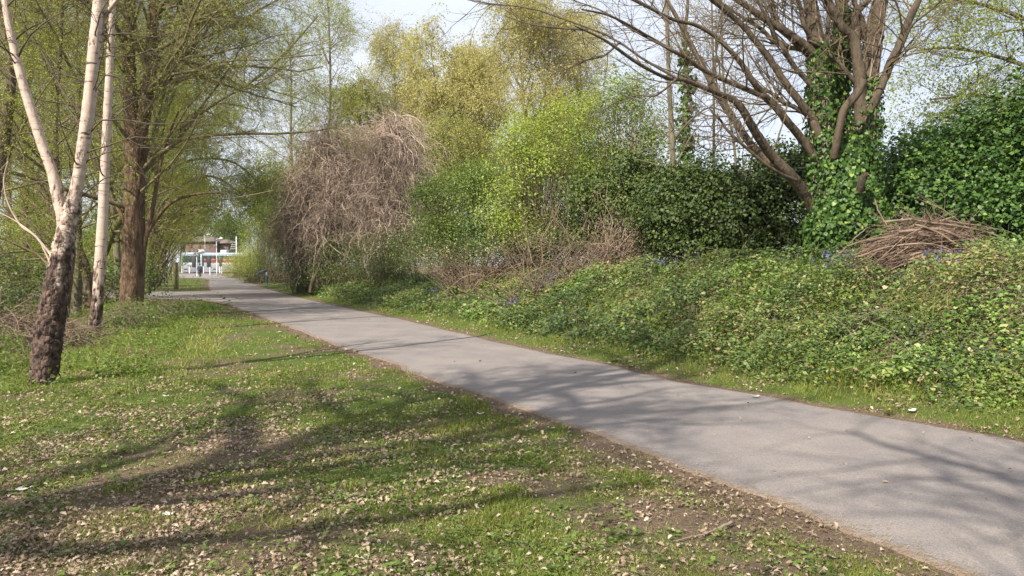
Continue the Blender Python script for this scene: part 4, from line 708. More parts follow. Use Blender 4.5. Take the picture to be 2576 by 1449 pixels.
# bushes along the right-hand side of the far path
for k, (u, v, d, rx, rz, lm, sz, lab) in enumerate([
    (700, 610, 63, 2.2, 2.6, 'leaf_green', .14, 'green bush behind the fingerpost at the left foot of the vine mounds'),
    (672, 565, 66, 1.8, 1.8, 'leaf_willow', .14, 'pale green bush above the fingerpost, beside the far path'),
    (745, 540, 50, 1.6, 1.7, 'leaf_willow', .12, 'thin yellowish shrub against the left side of the vine mounds'),
    (635, 655, 70, 1.6, 1.4, 'leaf_willow', .15, 'straw coloured bush on the right edge of the far path'),
    (606, 662, 104, 2.7, 1.5, 'leaf_birch', .2, 'pale bush in front of the right part of the tram'),
    (655, 610, 85, 2.4, 2.6, 'leaf_birch', .2, 'loose bush right of the tram and behind the straw coloured one'),
    (880, 655, 38, 2.0, 1.2, 'leaf_green', .11, 'green bramble bush at the foot of the left vine mound'),
    (970, 645, 34, 1.6, 1.0, 'leaf_green', .1, 'green bramble bush at the foot of the right vine mound'),
    (770, 675, 42, 1.3, .8, 'leaf_bramble', .11, 'low bramble bush right of the fingerpost')]):
    b_ = P(u, v, d); gz = float(hgt(b_[0], b_[1])); top = b_[2]
    bush('wayside_bush', lab, 'bush', [(b_[0], b_[1], top, rx, rx * .7, rz), (b_[0] + rx * .35, b_[1] + .4, max(gz + rz * .6, top - rz * .7), rx * .8, rx * .6, rz * .7), (b_[0] - rx * .3, b_[1] - .2, max(gz + rz * .5, top - rz), rx * .8, rx * .6, rz * .6)], (b_[0], b_[1], gz), 300, 24, sz * .62, M[lm], M['twig'], 520 + k, cr=.13 * rx + .1, stems=90, srad=.014, tintshift=.1, group='bushes beside the far path')

# ------------------------------------------------------------------ tall trees in the middle distance
def weeping_birch(label, u, vb, d, vtop, wid, seed, lm='leaf_gold', dens=1.0, lean=0, nstr=2400, lf=.15, stems=1):
    rng = R(seed); b = P(u, vb, d); b[2] = float(hgt(b[0], b[1])); top = P(u + lean, vtop, d); H = top[2] - b[2]; Wd = wid / 2 / FPX * d
    root = thing('weeping_birch', label, 'tree', b, 'tall weeping birches behind the bank')
    k = 10; t = np.linspace(0, 1, k)[:, None]; lines = []
    for s_ in range(stems):
        off = np.array([(s_ - (stems - 1) / 2) * Wd * .5, rng.normal(0, .5), -H * .06 * s_]); pl = b * (1 - t) + top * t + off * t + np.c_[np.sin(t * 5 + seed + s_) * .25, 0 * t, 0 * t]; lines.append((pl, np.linspace(.2, .02, 5)))
    o, mm = limbs_to(root, 'trunk', lines, M['birch'] if 0 else M['bark_grey'], 8, 30, .02, seed)
    st = []; 
    Vs = []; Fs = []; c = 0; tips = []
    for L0, r0 in mm:
        s0, di, rr, tt, _ = spawn(L0[None], r0[None], int(44 / stems * 1.3), .3, .98, 30, 60, rng); prof = np.sin(np.clip((tt - .22) / .78, 0, 1) * np.pi * .82 + .35)
        p = grow(s0, di + [0, 0, .35], Wd * 1.25 * np.clip(prof, .25, 1) * rng.uniform(.7, 1.15, len(s0)), 9, .10, (0, 0, -.045), rng); r = taper(np.minimum(rr * .6, .06), 9, .25); V, F = tubes(p, r, 4); Vs.append(V); Fs.append(F + c); c += len(V)
        s1, di, rr, _, _ = spawn(p, r, 6, .25, 1, 20, 60, rng); p1 = grow(s1, di + [0, 0, .2], rng.uniform(.6, 1.8, len(s1)), 6, .14, (0, 0, -.08), rng); r = taper(np.minimum(rr * .6, .025), 6, .3); V, F = tubes(p1, r, 3); Vs.append(V); Fs.append(F + c); c += len(V); tips.append((p1, r))
    p1 = np.concatenate([a[0] for a in tips]); r = np.concatenate([a[1] for a in tips]); m = max(1, int(1.45 * nstr / len(p1)))
    s2, di, rr, _, _ = spawn(p1, r, m, .15, 1, 20, 90, rng); q = grow(s2, di * .8 + [0, 0, -.1], rng.uniform(.6, 2.4, len(s2)), 8, .08, (0, 0, -.28), rng); V, F = tubes(q, taper(np.full(len(q), .006), 8, .5), 3); Vs.append(V); Fs.append(F + c)
    mk('branches', np.concatenate(Vs), np.concatenate(Fs), M['twig_olive'], root)
    p, T = foliate(q, int(12 * dens), rng, .09); n = len(p)
    leafmesh('foliage', 'rhomb', p, T + rng.normal(0, .5, (n, 3)) + [0, 0, -.5], rng.normal(0, 1, (n, 3)), lf * rng.uniform(.6, 1.3, n), M[lm], root, np.clip(rng.normal(.5, .2, n) + .5 * (fbm(p[:, 0], p[:, 2], .4, seed) - .5), 0, 1))
    return root
weeping_birch('leftmost weeping birch with gold catkins, narrow crown against the white sky', 985, 690, 62, 80, 165, 601, nstr=1700, lf=.13, dens=.9)
weeping_birch('broad weeping birch with golden brown crown right above the vine mounds', 1120, 690, 58, 105, 260, 602, nstr=3200, stems=2)
weeping_birch('smaller weeping birch filling the gap right of the broad golden one', 1215, 690, 64, 135, 170, 603, nstr=1800)
weeping_birch('tallest weeping birch, left of the open sky gap and behind the lime green bush', 1350, 680, 50, 10, 320, 604, nstr=3600, stems=2, lf=.12)
weeping_birch('low weeping birch with yellow green leaves behind the rounded bush', 1130, 690, 48, 330, 220, 605, 'leaf_birch', nstr=1800, lf=.12)
weeping_birch('yellow green small tree just above the left vine mound', 900, 690, 56, 235, 150, 606, 'leaf_birch', nstr=1700, dens=1.3, lf=.13)
weeping_birch('thin birch behind the long boughs at the top centre right', 1450, 680, 56, 60, 200, 607, nstr=1200, lf=.12)
for k, (u, vb, d, vt, wd, sd, lab) in enumerate([(835, 690, 55, -60, 210, 611, 'tall airy tree with a straight thin trunk left of the yellow green small tree'), (740, 690, 62, 60, 190, 612, 'airy pale tree behind the yellowish shrub, left of the vine mounds')]):
    rng = R(sd); b = P(u, vb, d); b[2] = float(hgt(b[0], b[1])); tp = P(u - 15, vt, d); root = thing('poplar_tree', lab, 'tree', b, 'airy trees behind the vine mounds')
    o, mm = limbs_to(root, 'trunk', [(b + (tp - b) * np.linspace(0, 1, 6)[:, None] + rng.normal(0, .15, (6, 3)), np.linspace(.2, .03, 6))], M['bark_grey'], 8, 30, .02, sd)
    crown(root, mm, rng, M['twig_olive'], M['leaf_willow'], n1=44, l1=wd / FPX * d * .62, n2=8, l2=2, n3=6, l3=.9, leaves=7, size=.095, t0=.3, a1=(25, 65), up=.04)
# far trees behind the house and along the horizon: one built, the rest copied
rng = R(640); b = np.array([-64., 168., .5]); ft = thing('far_tree', 'dark green tree far behind the left end of the brick house', 'tree', b, 'far trees behind the tram stop')
o, mm = limbs_to(ft, 'trunk', [(b + np.array([[0, 0, 0], [.3, 0, 4], [0, .2, 8], [.3, 0, 12]]), [.35, .25, .15, .04])], M['bark'], 7, 16, .02, 3)
p = rng.normal(0, 1, (320, 3)); p = nrm(p) * rng.uniform(.35, 1, (320, 1)) * [4.6, 4, 5.2] + b + [0, 0, 8.2]; n = 320 * 60; q = np.repeat(p, 60, 0) + rng.normal(0, .62, (n, 3))
leafmesh('crown', 'rhomb', q, rng.normal(0, 1, (n, 3)), rng.normal(0, .6, (n, 3)) + [0, -.3, .7], .34 * rng.uniform(.6, 1.3, n), M['leaf_green'], ft, np.clip(np.repeat(rng.normal(.45, .2, 320), 60) + rng.normal(0, .15, n), 0, 1))
for k, (x, y, rz, sc, lab) in enumerate([(-76, 170, 1, 1.9, 'far tree left of the brick house'), (-55, 175, 2, 1.9, 'far tree behind the gable of the brick house'), (-46, 160, 3, 1.5, 'far tree behind the overhead line mast'), (-88, 165, 4, 1.2, 'far tree seen between the coppiced stems'), (-40, 150, 5, .9, 'far tree right of the tram'), (-100, 160, .5, 1.2, 'far tree deep behind the left wood'), (-32, 130, 1.5, .9, 'far tree behind the bushes right of the tram'), (-24, 120, 2.5, .9, 'far tree behind the vine mounds'), (-12, 110, 3.5, .85, 'far tree behind the weeping birches'), (0, 105, 4.5, .8, 'far tree behind the tallest weeping birch'), (-70, 110, 5.5, 1, 'far tree behind the end of the coppiced row'), (-58, 70, .9, 1.2, 'large tree far back in the left wood'), (-50, 52, 1.9, 1.1, 'large tree at the back of the left wood behind the trunks')]):
    dup(ft, (x, y, float(hgt(x, y))), lab, rz, sc)
# ------------------------------------------------------------------ brushwood pile
rng = R(700); d = 12.2; c = P(2320, 640, d); gz = float(hgt(c[0], c[1])); pile = thing('brushwood_pile', 'heap of cut brown branches and twigs lying on top of the bank at the right', 'pile', (c[0], c[1], gz))
wx = 190 / FPX * d; n = 900; t = rng.random(n)
cx_ = rng.normal(0, .55, n).clip(-1, 1); hh = .68 * np.sqrt(np.clip(1 - cx_ ** 2, .02, 1)); z0 = rng.random(n) ** .75 * hh; y0 = rng.uniform(-.7, .5, n) * (1 - z0 / .75)
az = rng.normal(0, .35, n) + np.where(rng.random(n) < .5, 0, np.pi); dn = np.c_[np.cos(az), np.sin(az) * .9, rng.normal(0, .12, n)]
ln = rng.uniform(.4, 1.5, n); cc = np.c_[c[0] + .1 + cx_ * wx * .85, c[1] + y0, gz + .03 + z0]
p = grow(cc - dn * ln[:, None] / 2, dn, ln, 9, .10, (0, 0, 0), rng); sagx = (p[..., 0] - c[0]) / wx; p[..., 2] -= .42 * (sagx ** 2 - ((cc[:, 0] - c[0]) / wx)[:, None] ** 2); p[..., 2] = np.maximum(p[..., 2], hgt(p[..., 0], p[..., 1]) + .02)
r = taper(.004 + .010 * rng.random(n) ** 2, 9, .6); V1, F1 = tubes(p, r, 5)
st, di, rr, _, _ = spawn(p, r, 3, .3, 1, 15, 50, rng); q = grow(st, di, rng.uniform(.15, .6, len(st)), 6, .14, (0, 0, -.03), rng); V2, F2 = tubes(q, taper(np.full(len(q), .004), 6, .5), 3)
mk('twigs', np.r_[V1, V2], np.r_[F1, F2 + len(V1)], M['pile'], pile)
for k, (a_, w0, dz) in enumerate([([(2215, 560), (2290, 552), (2350, 560), (2400, 545)], 9, -.1), ([(2260, 585), (2340, 575), (2400, 590), (2440, 620), (2470, 645)], 10, -.5), ([(2180, 610), (2260, 590), (2340, 592), (2420, 605)], 8, -.45), ([(2330, 560), (2420, 570), (2500, 590), (2550, 615)], 8, -.3), ([(2130, 620), (2200, 600), (2290, 598)], 6, -.5), ([(2440, 600), (2455, 620), (2440, 640), (2465, 650)], 11, -.6), ([(2500, 640), (2560, 628), (2590, 620)], 9, -.4), ([(2200, 500), (2215, 540), (2240, 580)], 5, -.2), ([(2110, 640), (2150, 600), (2180, 575)], 5, -.3), ([(2300, 565), (2360, 585), (2420, 625)], 8, -.55), ([(2150, 650), (2230, 622), (2330, 612), (2400, 632)], 7, -.65), ([(2380, 556), (2450, 566), (2500, 575)], 7, -.2)]):
    mb = MB(); mb.tube(smooth_line(px(a_, d + dz), 12) + rng.normal(0, .004, (12, 3)), np.linspace(w0 * .8, w0 * .45, 12) / 2 / FPX * d, 7); mb.build('branch', M['pile'], pile, True)
# dead bracken at the left border
rng = R(701); c = onG(-10.2, 14.6); th = thing('dead_bracken_heap', 'tangled heap of dead brown stems at the left border beside the leaning birch', 'heap', c)
n = 2600; a = rng.uniform(0, 6.28, n); rr = np.sqrt(rng.random(n)); st = np.c_[c[0] + rr * np.cos(a) * 2.5 - .8, c[1] + rr * np.sin(a) * 2.2, 0 * a]; st[:, 2] = hgt(st[:, 0], st[:, 1]) + rng.random(n) * .85 * (1 - rr)
p = grow(st, np.c_[rng.normal(0, 1, (n, 2)), rng.uniform(.1, 1, n)], rng.uniform(.4, 1.3, n), 10, .2, (0, 0, -.14), rng); p[..., 2] = np.maximum(p[..., 2], hgt(p[..., 0], p[..., 1]) + .01); V, F = tubes(p, taper(rng.uniform(.004, .012, n), 10, .5), 4); mk('stems', V, F, M['bracken'], th)
bush('bramble_bush', 'small green bramble bush low at the left border in front of the dead stems', 'bush', [(-8.6, 11.4, .25, .9, .8, .35), (-7.7, 10.6, .1, .6, .5, .25)], (-8.4, 11.2, 0.), 130, 22, .06, M['leaf_green'], M['twig'], 702, cr=.18, stems=50, srad=.006, tintshift=.2)
for k, (x, y, s) in enumerate([(-9.9, 19.0, .7), (-10.4, 21.8, .8)]):
    bush('bramble_bush', ['low bramble patch at the foot of the white upright birch', 'low bramble patch with dead twigs at the foot of the big brown trunk'][k], 'bush', [(x, y, .15, s * 1.2, s, .4)], (x, y, 0.), 110, 18, .06, M['leaf_green'], M['stick'], 703 + k, cr=.18, stems=90, srad=.007, tintshift=.15)

# ------------------------------------------------------------------ ground cover
def frust(n, y0, y1, seed, xmin=None, xmax=None, pw=1.0):
    rng = R(seed); y = y0 * (y1 / y0) ** (rng.random(n) ** pw); x = rng.uniform(-.86, .86, n) * y; return x, y, rng
# lawn grass
V = []
def lawn(n, y0, y1, seed, hs, ws, name):
    x, y, rng = frust(n, y0, y1, seed); l = xl(y) - x; ok = (l > -.03) & ~((y > 33) & (y < 47.5) & (x < -12)); x, y = x[ok], y[ok]
    g_ = grassy(x, y); tuft = vn(x, y, 3.3, 60) * vn(x, y, 1.1, 61)
    ok = rng.random(len(x)) < np.clip(g_ * (.25 + 1.5 * ss(.1, .45, tuft)), .02, 1); x, y, tuft = x[ok], y[ok], tuft[ok]
    p = np.c_[x, y, hgt(x, y)]; h = hs * (.55 + .5 * rng.random(len(x)) + 1.6 * ss(.42, .75, tuft)) * (y / y0) ** .35; w = ws * (y / y0) ** .75
    t = np.clip(.35 + .7 * (fbm(x, y, .9, 63) - .45) + rng.normal(0, .16, len(x)) + .5 * (rng.random(len(x)) < .09), 0, 1)
    tag(blades(name, p, h, w, M['grass'], rng, .55, t), kind='stuff')
lawn(430000, 3.3, 12, 801, .020, .0042, 'lawn_grass')
lawn(260000, 12, 112, 802, .036, .011, 'lawn_grass_far')
# longer tufts
rng = R(803); cs = []
for k in range(900):
    y = 3.4 * (26 / 3.4) ** rng.random(); x = rng.uniform(-.75, .75) * y
    l = xl(y) - x; s = side(x, y)
    if l > .15 or s > .25: cs.append((x, y, l > .15))
cs = np.array(cs); keep = (vn(cs[:, 0], cs[:, 1], .8, 70) > .45); cs = cs[keep]; m = 46; idx = np.repeat(np.arange(len(cs)), m); sc = (cs[:, 1] / 5) ** .2
p = np.c_[cs[idx, 0] + rng.normal(0, .05, len(idx)) * sc[idx], cs[idx, 1] + rng.normal(0, .05, len(idx)) * sc[idx]]; p = np.c_[p, hgt(p[:, 0], p[:, 1])]
tag(blades('grass_tufts', p, .055 * rng.uniform(.5, 1.7, len(p)) * sc[idx] * (1 + .9 * (cs[idx, 2] < .5)), .005 * (p[:, 1] / 5) ** .6, M['grass'], rng, .75, np.clip(rng.normal(.45, .2, len(p)), 0, 1)), kind='stuff')
# dry fallen oak leaves
x, y, rng = frust(330000, 3.3, 30, 804); l = xl(y) - x; s = side(x, y)
left = (x < -.2 + .0 * y) | (y < 5.5); dn = np.where(l > .05, (.10 + .75 * ss(.8, -2.4, x) * ss(13, 6.5, y) + .25 * ss(9, 4, y)) * ss(.22, .72, fbm(x, y, 2.0, 71)) * 1.35 + .03, 0) + np.where((s > .1) & (s < 1.9), .75 * ss(.45, .65, fbm(x, y, 1.3, 72)) + .04, 0) + np.where(s >= 1.9, .06 + .25 * ss(.5, .7, fbm(x, y, 1.1, 77)), 0) + np.where((s <= .0) & (l <= 0), .003, 0)
ok = rng.random(len(x)) < dn * .50; x, y = x[ok], y[ok]; n = len(x); p = np.c_[x, y, hgt(x, y) + .004 + rng.random(n) * .02 + .16 * ss(1.5, 3, side(x, y))]
leafmesh('fallen_leaves', 'oak', p, np.c_[rng.normal(0, 1, (n, 2)), rng.normal(0, .25, n)], np.c_[rng.normal(0, .38, (n, 2)), np.ones(n)], .031 * (.35 + 1.2 * rng.random(n) ** 1.5) * (y / 4) ** .45, M['leaf_dry'], tint=np.clip(rng.normal(.5, .25, n), 0, 1)); tag(bpy.data.objects['fallen_leaves'], kind='stuff')
# dry straw and twig litter (also along path edges)
x, y, rng = frust(110000, 3.3, 34, 805); l = xl(y) - x; s = side(x, y); e = np.minimum(np.abs(l), np.abs(s))
dn = np.where(l > 0, .30 * ss(.3, .6, fbm(x, y, 1.4, 73)), 0) + np.exp(-(e / .14) ** 2) * .9 + .012 + np.where(s > 0, .25 * ss(1.8, .2, s), 0); ok = (rng.random(len(x)) < dn); x, y = x[ok], y[ok]; n = len(x)
az = rng.uniform(0, 6.28, n); ln = rng.uniform(.015, .055, n) * (y / 4) ** .4; dd = np.c_[np.cos(az), np.sin(az), rng.uniform(0, .25, n)] * ln[:, None]; sd = np.c_[-np.sin(az), np.cos(az), 0 * az] * (.0012 * (y / 4) ** .8)[:, None]; p = np.c_[x, y, hgt(x, y) + .018]
V = np.stack([p - sd, p + sd, p + dd + sd, p + dd - sd], 1).reshape(-1, 3); tag(mk('straw_litter', V, np.arange(4 * n).reshape(-1, 4), M['grass_dry'], tint=rng.random(n)), kind='stuff')
# low broad-leaved weeds on the lawn
x, y, rng = frust(5200, 3.3, 16, 806); l = xl(y) - x; ok = (l > .5) & (rng.random(len(x)) < .15 + ss(.4, .65, fbm(x, y, 1.2, 74)) * (.35 + .65 * ss(0, -2, x))); x, y = x[ok], y[ok]; m = 11; idx = np.repeat(np.arange(len(x)), m); n = len(idx)
a = rng.uniform(0, 6.28, n); rr = rng.random(n) * .055; p = np.c_[x[idx] + rr * np.cos(a), y[idx] + rr * np.sin(a)]; p = np.c_[p, hgt(p[:, 0], p[:, 1]) + rng.uniform(.01, .06, n)]
leafmesh('lawn_weeds', 'rhomb', p, np.c_[np.cos(a), np.sin(a), rng.uniform(-.2, .4, n)], np.c_[rng.normal(0, .3, (n, 2)), np.ones(n)], rng.uniform(.018, .05, n), M['leaf_green'], tint=np.clip(rng.normal(.75, .2, n), 0, 1)); tag(bpy.data.objects['lawn_weeds'], kind='stuff')
# taller weeds at the edge of the wood
rng = R(807); n = 2600; y = rng.uniform(9, 30, n); x = -4.6 - .36 * (y - 9) - rng.random(n) ** 1.3 * 7; keep = rng.random(n) < .3 + .9 * ss(.4, .6, vn(x, y, .9, 90)); x, y = x[keep], y[keep]; m = 16; idx = np.repeat(np.arange(len(x)), m); n = len(idx); hh = rng.uniform(.08, .32, len(x))
p = np.c_[x[idx] + rng.normal(0, .07, n), y[idx] + rng.normal(0, .07, n)]; p = np.c_[p, hgt(p[:, 0], p[:, 1]) + rng.random(n) * hh[idx]]
leafmesh('woodland_herbs', 'rhomb', p, rng.normal(0, 1, (n, 3)) * [1, 1, .4], np.c_[rng.normal(0, .45, (n, 2)), np.ones(n)], rng.uniform(.03, .07, n), M['leaf_green'], tint=np.clip(np.repeat(rng.normal(.7, .2, len(x)), m) + rng.normal(0, .1, n), 0, 1)); tag(bpy.data.objects['woodland_herbs'], kind='stuff')
rng = R(808); n = 60000; y = 9 * (40 / 9) ** rng.random(n); x = xl(y) - 1.2 - rng.random(n) * 13; p = np.c_[x, y, hgt(x, y)]; ok = vis(p) & (rng.random(n) < ss(.25, .6, fbm(x, y, 1.3, 91))) & ~((y > 33) & (x < -12)) & (x < -3.9 - .33 * (y - 9)); p = p[ok]
tag(blades('rough_grass', p, .13 * rng.uniform(.3, 1.2, len(p)), .009 * (p[:, 1] / 10) ** .6, M['grass'], rng, .7, np.clip(rng.normal(.6, .25, len(p)), 0, 1)), kind='stuff')
# verge and lower bank grass
x, y, rng = frust(420000, 4.5, 60, 809); s = side(x, y); t1 = fbm(x, y, 1.0, 75); den = np.where(s > 0, ss(.0, .25, s) * np.maximum(1 - .95 * ss(1.0, 2.0, s + 1.6 * (t1 - .5)), .8 * ss(3.6, 2.4, s) * ss(.58, .7, vn(x, y, 1.1, 141))) * (.35 + .9 * ss(.3, .55, t1)), 0); ok = rng.random(len(x)) < den; x, y, s = x[ok], y[ok], s[ok]
p = np.c_[x, y, hgt(x, y)]; k = vis(p); p, s = p[k], s[k]
tag(blades('verge_grass', p, (.035 + .12 * ss(.3, 1.6, s) * (.5 + 1.3 * ss(.45, .65, fbm(p[:, 0], p[:, 1], 1.6, 78)) + 1.0 * ss(1.3, 2, s))) * rng.uniform(.4, 1.5, len(p)), .0055 * (p[:, 1] / 7) ** .8, M['grass'], rng, .6, np.clip(.42 + .6 * (fbm(p[:, 0], p[:, 1], 1.2, 76) - .45) + rng.normal(0, .15, len(p)), 0, 1)), kind='stuff')
PILE = P(2320, 640, 12.2)
# ivy and bramble leaves over the bank
def cover(name, n, seed, kind, size, mat, smin, smax, hmax, region, tsh=0, up=1.0):
    rng = R(seed); y = 4.5 * (48 / 4.5) ** rng.random(n); s = smin + (smax - smin) * rng.random(n); x = xr(y) + s / .885
    den = region(x, y, s) * ss(smin, smin + .7, s) * ss(.85, 1.15, ((x - PILE[0]) / 1.25) ** 2 + ((y - PILE[1] + .25) / 1.0) ** 2) * (1 - .5 * ss(.74, .84, vn(x, y, 1.6, 140))); p = np.c_[x, y, hgt(x, y)]; ok = (rng.random(n) < den) & vis(p, 60); x, y, s, p = x[ok], y[ok], s[ok], p[ok]; n = len(x)
    mound = fbm(x, y, 1.5, seed + 1); hf = hmax * (.25 + 1.1 * ss(.35, .7, mound)); p[:, 2] += .02 + hf * (1 - rng.random(n) ** 2.2)
    sc = size * (.45 + 1.0 * rng.random(n) ** 1.6) * (y / 9) ** .45
    t = np.clip(.40 + tsh + .95 * (fbm(x, y, .8, seed + 2) - .5) + rng.normal(0, .2, n) + .4 * (rng.random(n) < .04), 0, 1)
    leafmesh(name, kind, p, np.c_[rng.normal(0, 1, (n, 2)), rng.normal(0, .3, n)] + [-.25, -.35, -.2], np.c_[rng.normal(-.25, .5, (n, 2)), np.full(n, up)], sc, mat, tint=t); tag(bpy.data.objects[name], kind='stuff')
ivy_area = lambda x, y, s: (.15 + .85 * ss(.4, .56, fbm(x, y, .45, 95))) * ss(.7, 1.6, s + 1.3 * (fbm(x, y, .9, 97) - .5))
br_area = lambda x, y, s: np.clip(1.15 - .9 * ss(.35, .6, fbm(x, y, .45, 95)), 0, 1) * ss(.4, 1.3, s + 1.6 * (fbm(x, y, .9, 98) - .5))
cover('ivy_ground_cover', 220000, 811, 'ivy', .05, M['leaf_bank'], .6, 6.6, .18, ivy_area)
cover('bramble_ground_cover', 370000, 812, 'rhomb', .056, M['leaf_bramble'], .45, 7.2, .36, br_area, .1)
cover('nettle_ground_cover', 130000, 813, 'rhomb', .045, M['leaf_lime'], .5, 5.5, .36, lambda x, y, s: ss(.52, .72, fbm(x, y, .8, 99)) * (1 - .4 * ss(3, 5, s)), -.05)
# arching bramble canes and dead stems on the bank
rng = R(814); n = 900; y = 5.5 * (36 / 5.5) ** rng.random(n); s = rng.uniform(1.4, 6, n); x = xr(y) + s / .885; st = np.c_[x, y, hgt(x, y)]
p = grow(st, np.c_[rng.normal(-.3, .8, n), rng.normal(-.2, .6, n), rng.uniform(.3, 1.4, n)], rng.uniform(.3, 1.15, n), 12, .10, (0, 0, -.10), rng); p[..., 2] = np.maximum(p[..., 2], hgt(p[..., 0], p[..., 1]) + .05); V, F = tubes(p, taper(rng.uniform(.0018, .0045, n), 12, .5), 4); tag(mk('bramble_canes', V, F, M['stick']), kind='stuff')
# strap leaves of bluebells and daffodils near the big trunk
rng = R(815); pts = []
for u, v, dd, m, sp_ in [(2020, 632, 12.8, 420, .5), (2100, 640, 12.6, 420, .5), (2370, 655, 11.4, 120, .25), (1290, 800, 0, 160, .22), (1260, 770, 0, 120, .22), (1700, 680, 15, 120, .4)]:
    c = P(u, v, dd) if dd else G(u, v); pts.append(np.c_[c[0] + rng.normal(0, sp_, m), c[1] + rng.normal(0, sp_ * .6, m)])
p = np.concatenate(pts); p = np.c_[p, hgt(p[:, 0], p[:, 1])]; tag(blades('strap_leaf_clumps', p, rng.uniform(.18, .38, len(p)), .012, M['leaf_lime'], rng, .8, np.clip(rng.normal(.25, .2, len(p)), 0, 1)), kind='stuff')

# ------------------------------------------------------------------ flowers
def bluebell(label, c, n, seed, sp_=.16):
    rng = R(seed); c = np.array(c); c[2] = float(hgt(c[0], c[1])); root = thing('bluebell_clump', label, 'flowers', c, 'bluebell clumps on the bank')
    st = np.c_[c[0] + rng.normal(0, sp_, n), c[1] + rng.normal(0, sp_ * .7, n)]; st = np.c_[st, hgt(st[:, 0], st[:, 1])]
    s = grow(st, np.c_[rng.normal(0, .15, (n, 2)), np.ones(n)], rng.uniform(.32, .46, n), 8, .03, (.06, 0, -.05), rng); V, F = tubes(s, taper(np.full(n, .0035), 8, .6), 4); mk('stalks', V, F, M['leaf_green'], root)
    idx = np.repeat(np.arange(n), 12); t = rng.uniform(3.6, 6.99, len(idx)); i = t.astype(int); p = s[idx, i] + (s[idx, i + 1] - s[idx, i]) * (t - i)[:, None] + rng.normal(0, .014, (len(idx), 3))
    leafmesh('flowers', 'rhomb', p, rng.normal(0, .6, (len(p), 3)) + [0, 0, -1], rng.normal(0, 1, (len(p), 3)), .034 * rng.uniform(.8, 1.3, len(p)), M['bluebell'], root)
for k, (u, v, dd, n, lab) in enumerate([(1660, 672, 17.5, 26, 'bluebells on the bank top, below the pale pole tree'), (1350, 735, 0, 20, 'bluebells half way up the bank below the lime green bush'), (1276, 775, 0, 15, 'lowest bluebells, nearest the path in the middle of the bank'), (1355, 680, 20.5, 16, 'bluebells at the foot of the bare tangled stems'), (1402, 672, 20, 8, 'few bluebells just right of those at the foot of the tangled stems'), (1316, 688, 21.5, 6, 'faint purple bluebells at the left end of the row on the bank top'), (2062, 622, 12.7, 9, 'bluebells among strap leaves in front of the big ivy clad trunk'), (2135, 612, 12.5, 8, 'bluebells between the ivy clad trunk and the brushwood pile'), (2360, 645, 11.5, 12, 'bluebells below the middle of the brushwood pile'), (1090, 702, 26, 10, 'faint bluebells at the far left end of the bank')]):
    c = P(u, v, dd) if dd else G(u, v + 12); bluebell(lab, c, n, 820 + k)
def dandelion(label, c, seed, sc=1.0, hgt_=.1):
    rng = R(seed); c = np.array(c, float); c[2] = float(hgt(c[0], c[1])); root = thing('dandelion', label, 'flower', c, 'dandelions in bloom')
    mb = MB(); mb.tube([c, c + [0.005, 0, hgt_ * .6], c + [.0, -.01, hgt_]], .003 * sc, 5); mb.build('stalk', M['leaf_green'], root)
    n = 46; a = np.arange(n) * 2.4; r_ = np.sqrt(np.arange(n) / n); top = c + [0, -.01, hgt_]; dirs = np.c_[np.cos(a) * (.3 + r_), np.sin(a) * (.3 + r_), 1.1 - r_ * .9]
    leafmesh('flower_head', 'slim', np.repeat(top[None], n, 0), dirs, np.c_[-dirs[:, 0], -dirs[:, 1], np.ones(n) * 1.2], .024 * sc, M['yellow'], root, rng.random(n))
    m = 7; a = rng.uniform(0, 6.28, m); leafmesh('leaves', 'slim', np.repeat((c + [0, 0, .01])[None], m, 0), np.c_[np.cos(a), np.sin(a), np.full(m, .25)], np.tile([0, 0, 1.], (m, 1)), .11, M['leaf_green'], root)
for k, (u, v, sc, h, lab) in enumerate([(2526, 890, 1.3, .16, 'large dandelion high on the bank at the right border'), (2086, 930, 1.2, .12, 'upper dandelion of two low on the right bank'), (2083, 958, 1.2, .09, 'lower dandelion of two low on the right bank'), (1401, 850, 1.2, .1, 'single dandelion above the bare soil patch right of the path'), (1590, 849, 1.25, .1, 'leftmost dandelion of the tight row in the middle verge'), (1602, 851, 1.25, .1, 'second dandelion from the left in the tight row in the middle verge'), (1609, 853, 1.25, .09, 'third dandelion from the left in the tight row in the middle verge'), (1626, 850, 1.25, .1, 'rightmost dandelion of the tight row in the middle verge'), (2236, 1034, 1., .05, 'small dandelion close to the path edge at the lower right'), (1548, 903, 1., .05, 'tiny dandelion at the path edge left of the verge row'), (322, 845, 1.4, .12, 'dandelion in the rough grass below the white upright birch'), (512, 862, 1.4, .1, 'dandelion on the lawn below the big brown trunk'), (1180, 770, 1.5, .1, 'far dandelion on the verge at the middle of the photo')]):
    dandelion(lab, G(u, v + h * 1860 / max(G(u, v)[1], 1) * .8), 850 + k, sc, h)
